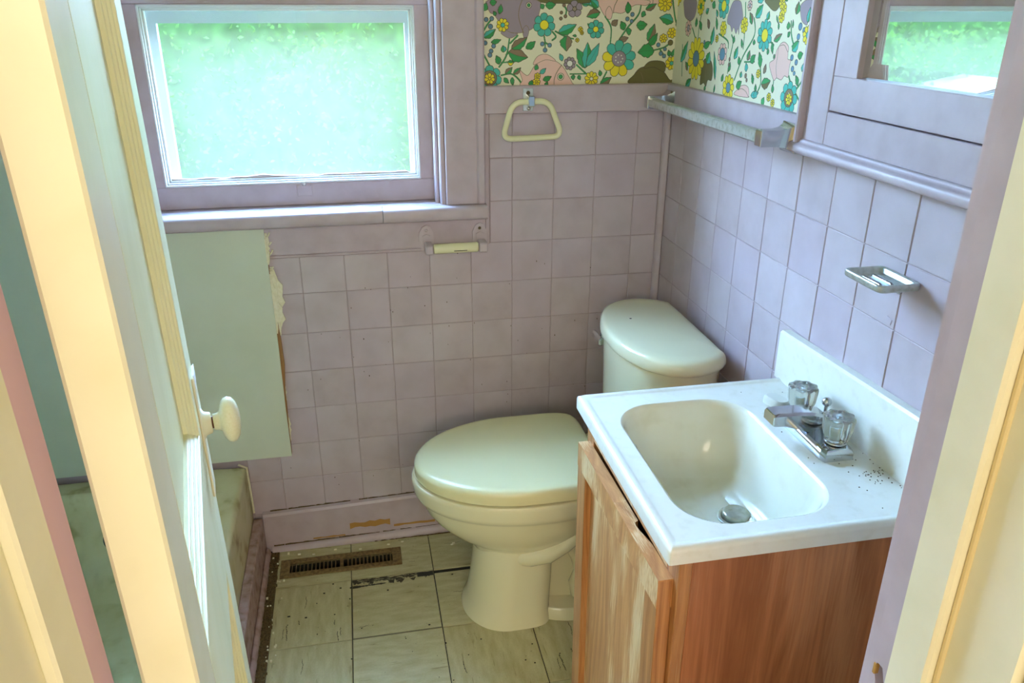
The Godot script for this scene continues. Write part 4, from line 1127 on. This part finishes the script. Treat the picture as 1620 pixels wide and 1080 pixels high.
func build_soap_dish() -> void:
	var t := thing("soap_dish", "chrome wall soap dish with ribbed tray on lilac tiles", "soap dish", Vector3(0.0, 1.06, 0.968))
	var outer := Vector2(0.0345, 0.0465); var c := Vector2(-0.0365, 0.0)
	var angles := []
	for k in 64: angles.append(TAU * k / 64.0)
	var rings := []
	for e in [[-0.0055, 0.004, 0.008], [-0.004, 0.001, 0.008], [-0.002, 0.0, 0.008], [0.0045, 0.0, 0.008], [0.0065, 0.0015, 0.007], [0.0065, 0.0045, 0.006], [0.0045, 0.0065, 0.006], [-0.0005, 0.0085, 0.006], [-0.002, 0.011, 0.006]]:
		rings.append(rr_ring(angles, c, c, outer - Vector2(e[1], e[1]), e[2], e[0]))
	mi("tray", loft(rings, true, true, false), M.chrome_worn, t)
	for x in [-0.052, -0.034]:
		mi("rib", tube([Vector3(x, -0.0030, -0.024), Vector3(x, -0.001, -0.020), Vector3(x, -0.001, 0.020), Vector3(x, -0.0030, 0.024)], 0.0032, 10), M.chrome, t)
	var br := mi("bracket", box(Vector3(-0.030, -0.014, -0.022), Vector3(0.0, -0.005, 0.022), 0.002), M.chrome_worn, t)
	mi("screw", lathe([[0.0, 0.0], [0.004, 0.0], [0.0035, 0.004], [0.0, 0.005]], 14, Vector3(-0.020, -0.012, 0.022), Vector3.BACK), M.chrome, br)
	var sc := mi("old_fixing", box(Vector3(-0.0015, -0.078, 0.000), Vector3(0.0005, -0.068, 0.014), 0.0008), M.mauve_tile, t)
	sc.rotation.x = 0.25

# ------------------------------------------------------------------ floor register, debris, lamp
func build_register() -> void:
	var t := thing("floor_register", "bronze metal floor register with dark slots by the baseboard", "vent", Vector3(-0.912, 0.0, 0.1125))
	var hx := 0.1655; var hz := 0.0385
	var ix := 0.140; var iz := 0.0195
	for e in [[-hx, -ix, -hz, hz], [ix, hx, -hz, hz], [-ix, ix, -hz, -iz], [-ix, ix, iz, hz], [-0.005, 0.005, -iz, iz]]:
		mi("frame", box(Vector3(e[0], 0.0005, e[2]), Vector3(e[1], 0.0045, e[3]), 0.001), M.register_metal, t)
	var dk := begin()   # sheet metal duct below the opening
	var wy := -0.30
	quad(dk, Vector3(-ix, wy, -iz), Vector3(ix, wy, -iz), Vector3(ix, 0.001, -iz), Vector3(-ix, 0.001, -iz), Vector3(0, 0, 1))
	quad(dk, Vector3(-ix, wy, iz), Vector3(ix, wy, iz), Vector3(ix, 0.001, iz), Vector3(-ix, 0.001, iz), Vector3(0, 0, -1))
	quad(dk, Vector3(-ix, wy, -iz), Vector3(-ix, wy, iz), Vector3(-ix, 0.001, iz), Vector3(-ix, 0.001, -iz), Vector3(1, 0, 0))
	quad(dk, Vector3(ix, wy, -iz), Vector3(ix, wy, iz), Vector3(ix, 0.001, iz), Vector3(ix, 0.001, -iz), Vector3(-1, 0, 0))
	quad(dk, Vector3(-ix, wy, -iz), Vector3(ix, wy, -iz), Vector3(ix, wy, iz), Vector3(-ix, wy, iz), Vector3(0, 1, 0))
	mi("duct", dk.commit(), M.register_metal, t)
	for b in [-1.0, 1.0]:
		for k in 12:
			var x: float = b * (0.012 + 0.0107 * (k + 0.5))
			var o := mi("louver", sized_box(Vector3(0.0016, 0.0085, iz * 2.0 - 0.001), 0.0004), M.register_metal, t, Vector3(x, -0.0012, 0.0))
			o.rotation.z = 0.35 * b

func build_debris() -> void:
	var r := RandomNumberGenerator.new(); r.seed = 9
	var st := begin()
	bx(st, Vector3(-1.109, -0.004, 0.03), Vector3(-1.0855, 0.0006, 1.30))
	for k in 700:
		var z := pow(r.randf(), 1.3) * 1.0 + 0.045
		var c := Vector3(r.randf_range(-1.108, -1.085), 0.0015, z)
		var q := r.randf_range(0.0008, 0.0034)
		bx(st, c - Vector3(q * r.randf_range(0.5, 1.4), 0.002, q), c + Vector3(q, q * 0.9, q * r.randf_range(0.5, 1.5)), 0.0005)
	tag(mi("dirt_strip", st.commit(), M.dirt), "strip of brown crumbling dirt along the tub board", "dirt", "", "stuff")
	st = begin()
	for k in 24:
		var c := Vector3(r.randf_range(-1.105, -1.06), 0.003, r.randf_range(0.04, 0.45))
		var q := r.randf_range(0.001, 0.0026)
		bx(st, c - Vector3(q, 0.002, q), c + Vector3(q, q, q * 1.5), 0.0005)
	for p in [[-0.78, 0.055], [-0.74, 0.05], [-0.595, 0.085], [-0.60, 0.09], [-0.99, 0.06], [-1.03, 0.052], [-0.93, 0.05], [-0.86, 0.062]]:
		var c := Vector3(p[0], 0.003, p[1])
		bx(st, c - Vector3(0.004, 0.0025, 0.002), c + Vector3(0.004, 0.001, 0.0025), 0.0008)
	tag(mi("paint_flakes", st.commit(), M.adhesive), "pale flakes of paint and plaster lying by the baseboard", "flakes", "", "stuff")
	st = begin()
	for k in 48:
		var c := Vector3(r.randf_range(-1.05, -0.45), 0.0012, r.randf_range(0.17, 0.72))
		var q := r.randf_range(0.0005, 0.0019)
		var ln := q * r.randf_range(0.8, 2.4)
		bx(st, c - Vector3(ln, 0.001, q), c + Vector3(ln, 0.0008, q), 0.0003)
	tag(mi("floor_crumbs", st.commit(), M.underlay), "small black crumbs scattered over the vinyl floor tiles", "crumbs", "", "stuff")

func build_hall_window() -> void:   # daylight behind the viewer: a sunlit cream shade drawn over the far window of the hall
	var w := structure("window_2", "hall window with drawn cream shade, behind the viewer", "window")
	var c := Vector3(-0.55, 1.98, 4.18)
	mi("shade", box(c + Vector3(-1.60, -0.36, -0.006), c + Vector3(1.60, 0.36, 0.0)), M.lit_shade, w)
	for e in [[-1.70, -1.60, -0.44, 0.44], [1.60, 1.70, -0.44, 0.44], [-1.60, 1.60, 0.36, 0.44], [-1.60, 1.60, -0.44, -0.36]]:
		mi("casing", box(c + Vector3(e[0], e[2], -0.02), c + Vector3(e[1], e[3], 0.02), 0.003), M.cream_paint, w)
	var l := AreaLight3D.new(); l.name = "shade_light"
	l.area_size = Vector2(3.2, 0.72); l.light_color = c8(255, 243, 222); l.light_energy = 4.7
	l.position = c + Vector3(0, 0, -0.03); l.shadow_enabled = true; l.area_range = 12.0
	add_child(l)

# ------------------------------------------------------------------ floral wallpaper print (millimetres from the rail's top left, 2 px per mm, sheet 400 mm high)
const INK := {"G": [56, 154, 80], "T": [78, 184, 164], "O": [112, 104, 58], "Y": [238, 216, 44], "M": [160, 142, 150], "P": [238, 196, 178], "B": [138, 116, 86], "U": [104, 144, 164], "C": [236, 230, 198], "W": [240, 238, 226], "L": [72, 66, 44]}

func ink(k: String) -> Color:
	var c: Array = INK[k]
	return c8(c[0], c[1], c[2])

func px_poly(img: Image, pts: PackedVector2Array, col: Color) -> void:   # scanline fill
	var lo := INF; var hi := -INF
	for p in pts: lo = minf(lo, p.y); hi = maxf(hi, p.y)
	for y in range(maxi(0, int(lo)), mini(img.get_height() - 1, int(hi)) + 1):
		var xs := []
		var yy := y + 0.5
		for k in pts.size():
			var a := pts[k]; var b := pts[(k + 1) % pts.size()]
			if (a.y <= yy) != (b.y <= yy): xs.append(a.x + (yy - a.y) / (b.y - a.y) * (b.x - a.x))
		xs.sort()
		for k in range(0, xs.size() - 1, 2):
			var x0 := maxi(0, roundi(xs[k])); var x1 := mini(img.get_width(), roundi(xs[k + 1]))
			if x1 > x0: img.fill_rect(Rect2i(x0, y, x1 - x0, 1), col)

func px_line(img: Image, pts: PackedVector2Array, w: float, col: Color, closed := false) -> void:
	var n := pts.size() if closed else pts.size() - 1
	var iw := maxi(1, roundi(w))
	for k in n:
		var a := pts[k]; var b := pts[(k + 1) % pts.size()]
		var steps := maxi(1, int(a.distance_to(b)))
		for i in steps + 1:
			var p := a.lerp(b, float(i) / steps)
			var rc := Rect2i(roundi(p.x - iw * 0.5), roundi(p.y - iw * 0.5), iw, iw).intersection(Rect2i(0, 0, img.get_width(), img.get_height()))
			if rc.has_area(): img.fill_rect(rc, col)

func px_disc(img: Image, c: Vector2, r: float, fill: String, line := "L", lw := 1.6) -> void:
	var q := PackedVector2Array()
	for k in 20: q.append(c + Vector2.from_angle(TAU * k / 20.0) * r)
	px_poly(img, q, ink(fill))
	if line != "": px_line(img, q, lw, ink(line), true)

func px_curve(flat: Array, f: Callable, closed: bool) -> PackedVector2Array:   # smooth curve through flat [x, y, ...]
	var p := []
	for k in range(0, flat.size(), 2): p.append(f.call(Vector2(flat[k], flat[k + 1])))
	var out := PackedVector2Array()
	var n := p.size()
	for k in (n if closed else n - 1):
		var p0: Vector2 = p[(k - 1 + n) % n] if closed or k > 0 else p[k]
		var p2: Vector2 = p[(k + 1) % n]
		var p3: Vector2 = p[(k + 2) % n] if closed or k + 2 < n else p[n - 1]
		for i in 5: out.append(p[k].cubic_interpolate(p2, p0, p3, i / 5.0))
	if not closed: out.append(p[n - 1])
	return out

func px_leaf(img: Image, a: Vector2, b: Vector2, w: float, c1: String, c2: String) -> void:
	var d := b - a
	var s := Vector2(-d.y, d.x).normalized() * w * 0.5
	var l := PackedVector2Array(); var r := PackedVector2Array(); var mid := PackedVector2Array()
	var bend := s * 0.18
	for k in 11:
		var t := k / 10.0
		var prof := sin(PI * pow(t, 0.8)) * (1.0 + 0.10 * sin(t * 22.0))
		var m := a + d * t + bend * sin(PI * t)
		mid.append(m); l.append(m + s * prof); r.append(m - s * prof)
	for e in [[l, c1], [r, c2]]:
		var q: PackedVector2Array = e[0].duplicate()
		var back := mid.duplicate(); back.reverse()
		q.append_array(back)
		px_poly(img, q, ink(e[1]))
	px_line(img, l, 1.8, ink("L")); px_line(img, r, 1.8, ink("L")); px_line(img, mid, 1.2, ink("L"))

func px_flower(img: Image, c: Vector2, r: float, n: int, cp: Array, cc: String, rc: float, turn: float) -> void:
	for k in n:
		var a := TAU * k / n + turn
		var d := Vector2.from_angle(a); var s := d.orthogonal()
		var q := PackedVector2Array()
		var half := r * sin(PI / n) * 0.98
		for i in 12:
			var t := TAU * i / 12.0
			q.append(c + d * (r * 0.60 + r * 0.40 * cos(t)) + s * half * sin(t) * (0.75 + 0.25 * cos(t)))
		px_poly(img, q, ink(cp[k % cp.size()]))
		px_line(img, q, 1.6, ink("L"), true)
	px_disc(img, c, rc, cc)
	if cc == "M" or cc == "W" or cc == "B":
		for k in 7: px_disc(img, c + Vector2.from_angle(TAU * k / 7.0) * rc * 0.5, maxf(1.2, rc * 0.10), "W", "")

func print_paper(wide: int, polys: Array, lines: Array, stems: Array, leaves: Array, flowers: Array, berries: Array, eyes: Array, big: Array) -> ImageTexture:
	var S := 2.0
	var H := 800
	var img := Image.create(int(wide * S), H, false, Image.FORMAT_RGB8)
	img.fill(ink("C"))
	for pass_k in 4:
		var off: Vector2 = [Vector2(wide * -0.3, 368.0), Vector2(wide * 0.5, 186.0), Vector2(wide * -0.5, 186.0), Vector2.ZERO][pass_k]
		var f := func(p: Vector2) -> Vector2: return Vector2((p.x + off.x) * S, H - (p.y + off.y) * S)
		for e in stems:
			var q := px_curve(e, f, false)
			px_line(img, q, 6.0, ink("L")); px_line(img, q, 4.0, ink("G"))
		for e in polys:
			var q := px_curve(e[1], f, true)
			px_poly(img, q, ink(e[0])); px_line(img, q, 1.8, ink("B" if e[0] != "O" else "L"), true)
		for e in lines: px_line(img, px_curve(e[2], f, false), e[1] * S, ink(e[0]))
		for e in leaves: px_leaf(img, f.call(Vector2(e[0], e[1])), f.call(Vector2(e[2], e[3])), e[4] * S, e[5], e[6])
		for e in berries: px_disc(img, f.call(Vector2(e[0], e[1])), e[2] * S, e[3])
		for e in flowers: px_flower(img, f.call(Vector2(e[0], e[1])), e[2] * S, e[3], [e[4]], e[5], e[6] * S, e[0] * 0.7)
		if big.size() > 0:
			px_flower(img, f.call(Vector2(big[0], big[1])), big[2] * S, 9, ["T", "T", "Y", "Y", "Y", "Y", "T", "T", "T"], "M", 18.0 * S, -0.2 + PI * 0.0)
		for e in eyes:
			px_disc(img, f.call(Vector2(e[0], e[1])), e[2] * S, "C"); px_disc(img, f.call(Vector2(e[0], e[1])), e[2] * S * 0.6, "G")
	return ImageTexture.create_from_image(img)

func paper_back() -> ImageTexture:
	var polys := [["M",[17,189,18,164,29,157,43,138,55,124,73,118,94,118,115,124,127,135,136,160,130,189]],
		["M",[45,117,66,106,85,116,70,118,55,124]],
		["M",[99,110,97,124,105,134,112,125,109,110,103,104]],
		["P",[100,-3,97,12,89,35,101,26,112,23,129,46,153,57,178,54,197,41,210,22,221,4,218,-4]],
		["P",[125,46,127,57,137,67,153,70,168,64,178,54,153,57]],
		["P",[279,190,285,173,293,160,301,154,320,162,341,161,372,179,400,178,399,190]],
		["P",[301,151,299,165,307,176,315,165,314,151,309,147]],
		["O",[371,-1,379,20,397,37,430,37,457,25,475,6,492,14,495,-3]],
		["O",[404,35,416,50,442,52,458,45,457,26,430,37]]]
	var lines := [["B",1.3,[95,189,89,173,87,154,92,135,99,118]], ["B",1.3,[194,45,182,28,176,11,176,-4]], ["B",1.3,[327,190,320,176,318,162]], ["B",1.2,[396,25,402,13,404,-2]]]
	var stems := [[66,121,64,97,57,66,40,42], [85,112,67,95], [57,69,73,81], [4,69,20,40], [176,121,204,108,221,104], [298,154,314,129,314,94], [387,182,381,157,356,129,336,101], [466,190,476,148,492,106,504,18], [423,76,452,83,467,93], [231,45,256,24], [216,24,257,24], [45,23,70,26,89,12,97,-3], [293,-2,308,28], [3,122,14,138,24,149], [242,180,263,177,284,162], [169,120,178,109,169,101], [136,34,149,-3], [149,110,152,96], [152,96,145,93], [152,96,163,90], [152,96,152,80], [443,77,454,64], [196,177,202,168,200,154], [46,52,63,53], [256,137,262,126], [461,173,447,182]]
	var leaves := [[3,108,32,126,16.8,"G","T"], [21,97,45,103,10.6,"G","G"], [41,159,45,180,10.8,"G","G"], [32,155,27,165,8.1,"G","G"], [51,75,49,90,13.5,"T","G"], [40,48,33,68,14.0,"G","G"], [63,76,110,63,30.8,"G","B"], [70,83,108,108,22.4,"G","B"], [105,83,128,99,16.2,"G","G"], [61,52,76,52,12.6,"Y","G"], [55,27,72,41,13.0,"G","B"], [75,26,93,40,11.6,"B","G"], [52,17,64,5,10.1,"G","G"], [72,18,74,-1,9.8,"G","G"], [151,178,176,180,16.2,"G","G"], [146,170,139,181,10.8,"G","G"], [184,118,228,136,22.4,"G","T"], [206,111,205,76,29.4,"G","B"], [253,37,230,82,23.2,"G","G"], [253,37,257,96,23.2,"G","T"], [256,41,286,94,20.3,"T","T"], [284,162,252,153,21.1,"B","G"], [280,173,260,190,16.2,"T","G"], [354,160,353,186,14.9,"G","G"], [315,135,330,146,14.9,"B","B"], [347,123,338,143,15.4,"G","G"], [353,120,366,123,16.8,"G","G"], [378,134,405,136,21.1,"G","G"], [399,169,425,182,14.0,"B","G"], [471,141,435,151,23.9,"T","G"], [480,130,494,157,16.9,"G","G"], [409,98,424,137,20.3,"B","G"], [411,86,433,116,16.9,"G","G"], [427,74,385,72,32.0,"G","G"], [468,62,464,77,10.2,"G","G"], [473,62,483,83,10.2,"G","G"], [292,18,290,32,9.3,"G","G"], [293,0,321,15,17.4,"B","G"], [224,22,224,10,10.2,"G","G"], [237,21,242,10,8.7,"G","G"], [148,11,169,19,12.6,"G","G"], [140,26,155,38,10.2,"T","T"], [129,34,133,47,10.1,"G","G"], [153,-3,160,7,8.7,"G","G"], [115,-3,121,11,13.0,"G","G"], [2,166,11,183,14.3,"G","G"], [195,54,188,71,10.1,"T","T"], [336,101,359,106,14.0,"B","B"], [19,184,35,185,13.5,"G","G"], [389,162,400,157,14.0,"G","G"], [229,110,219,111,5.6,"G","G"], [489,68,498,88,14.5,"T","G"]]
	var flowers := [[49,135,15.1,8,"Y","T",4.9], [149,135,26.6,7,"T","Y",10.6], [17,17,29.4,7,"T","B",17.4], [17,16,13.0,7,"Y","Y",2.9], [222,170,18.9,5,"M","B",4.9], [276,125,21.0,7,"T","Y",6.7], [214,48,15.4,8,"M","W",7.3], [270,12,17.4,9,"Y","C",4.1], [449,104,10.5,7,"Y","Y",2.9], [470,116,12.5,7,"Y","Y",3.5], [475,46,16.3,8,"Y","T",4.7], [447,182,18.2,9,"Y","Y",4.5], [238,125,6.2,4,"Y","Y",1.7], [231,101,5.0,4,"Y","Y",1.7], [242,117,4.5,4,"Y","Y",1.7], [134,20,7.8,6,"Y","Y",2.2], [132,7,9.5,7,"Y","Y",2.2]]
	var berries := [[10,147,4.9,"U"], [23,149,4.9,"U"], [20,132,5.4,"U"], [7,96,4.9,"U"], [27,89,4.9,"U"], [21,78,4.9,"U"], [18,69,5.0,"U"], [145,93,4.8,"U"], [163,90,4.8,"U"], [152,79,5.0,"U"], [366,158,4.8,"U"], [354,148,4.8,"U"], [365,143,4.2,"U"], [437,89,4.9,"U"], [445,69,4.9,"U"], [455,79,4.1,"U"], [454,63,4.7,"U"], [468,94,6.4,"O"], [196,178,3.8,"B"], [190,162,3.5,"B"], [200,154,3.9,"B"], [189,149,3.8,"B"], [490,27,4.2,"T"]]
	var eyes := [[111,178,6.5], [192,18,8.1]]
	return print_paper(480, polys, lines, stems, leaves, flowers, berries, eyes, [338.0, 58.0, 43.0])

func paper_right() -> ImageTexture:
	var polys := [["M",[40,190,40,172,52,153,84,145,106,154,114,172,106,190]],
		["M",[302,187,289,173,280,154,283,144,297,140,307,128,314,137,327,125,334,135,340,124,341,142,352,152,344,173,331,187]],
		["O",[179,64,170,36,171,11,190,16,203,9,211,24,230,25,232,46,221,63,201,68]],
		["P",[504,101,500,86,483,77,494,60,508,48,517,53,534,51,545,59,558,58,558,75,560,87,549,89,546,101,530,112,517,112]],
		["P",[546,101,546,110,531,117,519,115,513,110,530,112]],
		["P",[349,6,361,17,379,21,402,16,413,7]],
		["P",[364,17,372,25,393,29,410,24,414,8,399,17,379,21]],
		["O",[437,189,451,179,475,170,490,174,497,189]],
		["M",[585,188,569,179,573,166,581,154,599,148,602,161,612,175,608,188]]]
	var lines := [["B",1.2,[510,109,510,91,510,71,517,53]], ["B",1.2,[196,62,196,38,204,14]]]
	var stems := [[400,156,409,125,370,83,342,35], [308,122,318,108,310,74,307,46], [366,126,367,98], [544,153,551,130,563,114], [560,60,575,42], [617,74,612,60,593,40], [449,67,457,36,438,10], [149,172,138,137,137,108], [440,93,446,80], [473,117,491,110], [379,73,421,76], [49,91,60,21], [246,122,291,110,298,96], [584,38,608,21], [356,184,362,158], [507,51,507,30], [575,121,558,111], [100,130,121,109]]
	var leaves := [[119,133,119,153,13.9,"G","G"], [152,127,136,146,13.4,"G","G"], [193,131,180,151,13.4,"B","B"], [202,173,209,188,17.9,"G","G"], [209,98,218,136,17.9,"T","G"], [167,164,183,172,11.9,"G","T"], [172,93,207,104,15.4,"G","G"], [195,59,208,83,26.8,"T","G"], [92,36,75,54,14.7,"G","B"], [45,52,81,101,22.9,"T","G"], [234,130,224,156,10.4,"G","G"], [319,106,320,121,11.1,"G","G"], [310,49,315,69,11.5,"G","G"], [330,76,343,101,16.7,"T","G"], [362,99,354,116,8.9,"G","G"], [390,77,397,96,15.2,"B","G"], [403,75,423,89,16.2,"G","G"], [391,55,386,72,13.5,"T","T"], [355,66,351,82,12.6,"G","G"], [449,67,436,95,16.2,"G","G"], [464,57,470,75,11.7,"B","B"], [460,37,495,46,20.8,"O","G"], [405,158,431,181,20.6,"T","G"], [394,145,379,166,14.8,"B","G"], [422,12,453,20,13.9,"T","T"], [438,8,443,24,13.5,"T","T"], [489,118,517,131,12.4,"G","B"], [484,115,491,94,10.0,"G","G"], [536,139,535,152,12.4,"G","G"], [544,127,537,134,11.1,"G","G"], [560,104,580,121,17.5,"T","G"], [582,96,599,101,13.2,"G","G"], [604,71,606,85,11.9,"G","T"], [596,46,584,63,11.1,"G","G"], [508,25,504,40,9.9,"G","G"], [280,27,287,43,11.9,"G","G"], [353,22,376,35,16.7,"G","G"], [426,34,416,53,10.6,"G","G"], [438,21,437,35,9.4,"G","G"], [452,154,459,169,12.9,"G","T"], [248,27,230,86,13.4,"T","G"], [502,138,498,150,6.2,"G","G"], [558,165,562,186,16.6,"G","O"], [600,152,603,177,14.3,"G","T"], [552,142,550,156,5.3,"G","G"], [87,0,117,19,19.1,"T","G"], [247,0,250,18,7.5,"G","G"], [194,1,203,11,9.2,"G","G"], [367,42,371,54,11.2,"T","G"], [410,107,410,117,10.8,"G","G"], [471,92,470,104,9.1,"G","G"], [231,156,221,170,10.0,"G","T"], [470,0,478,14,13.5,"G","G"], [488,162,498,148,4.9,"G","G"]]
	var flowers := [[135,65,47.7,12,"Y","U",17.5], [76,129,18.5,8,"P","M",7.4], [265,133,15.9,7,"Y","Y",4.0], [317,17,27.4,9,"Y","U",10.4], [451,126,29.6,10,"T","Y",12.3], [570,22,29.9,8,"T","B",16.1], [571,20,11.2,7,"Y","Y",2.5], [361,142,16.0,8,"Y","Y",3.7], [272,82,23.1,8,"P","U",12.7], [606,132,16.3,8,"Y","T",5.3], [138,177,19.4,9,"Y","G",6.0], [507,160,11.1,7,"Y","Y",2.5], [511,174,11.1,7,"Y","Y",2.5], [503,184,11.1,7,"Y","Y",2.5], [443,55,8.6,7,"Y","Y",2.7], [238,112,8.1,7,"Y","Y",2.3], [376,179,10.1,7,"P","M",3.7], [257,178,26.3,7,"T","Y",11.1], [496,16,8.3,7,"Y","Y",2.1], [513,7,7.8,7,"Y","Y",2.1]]
	var berries := [[578,145,6.3,"U"], [592,139,4.8,"U"], [576,128,5.2,"U"], [563,92,5.0,"U"], [580,85,4.8,"U"], [570,73,4.9,"U"], [578,66,3.8,"U"], [174,102,4.3,"U"], [168,93,3.7,"U"], [310,74,3.9,"B"], [309,63,3.5,"B"], [391,47,4.8,"B"], [397,39,3.8,"B"]]
	var eyes := [[498,90,4.2]]
	return print_paper(640, polys, lines, stems, leaves, flowers, berries, eyes, [])
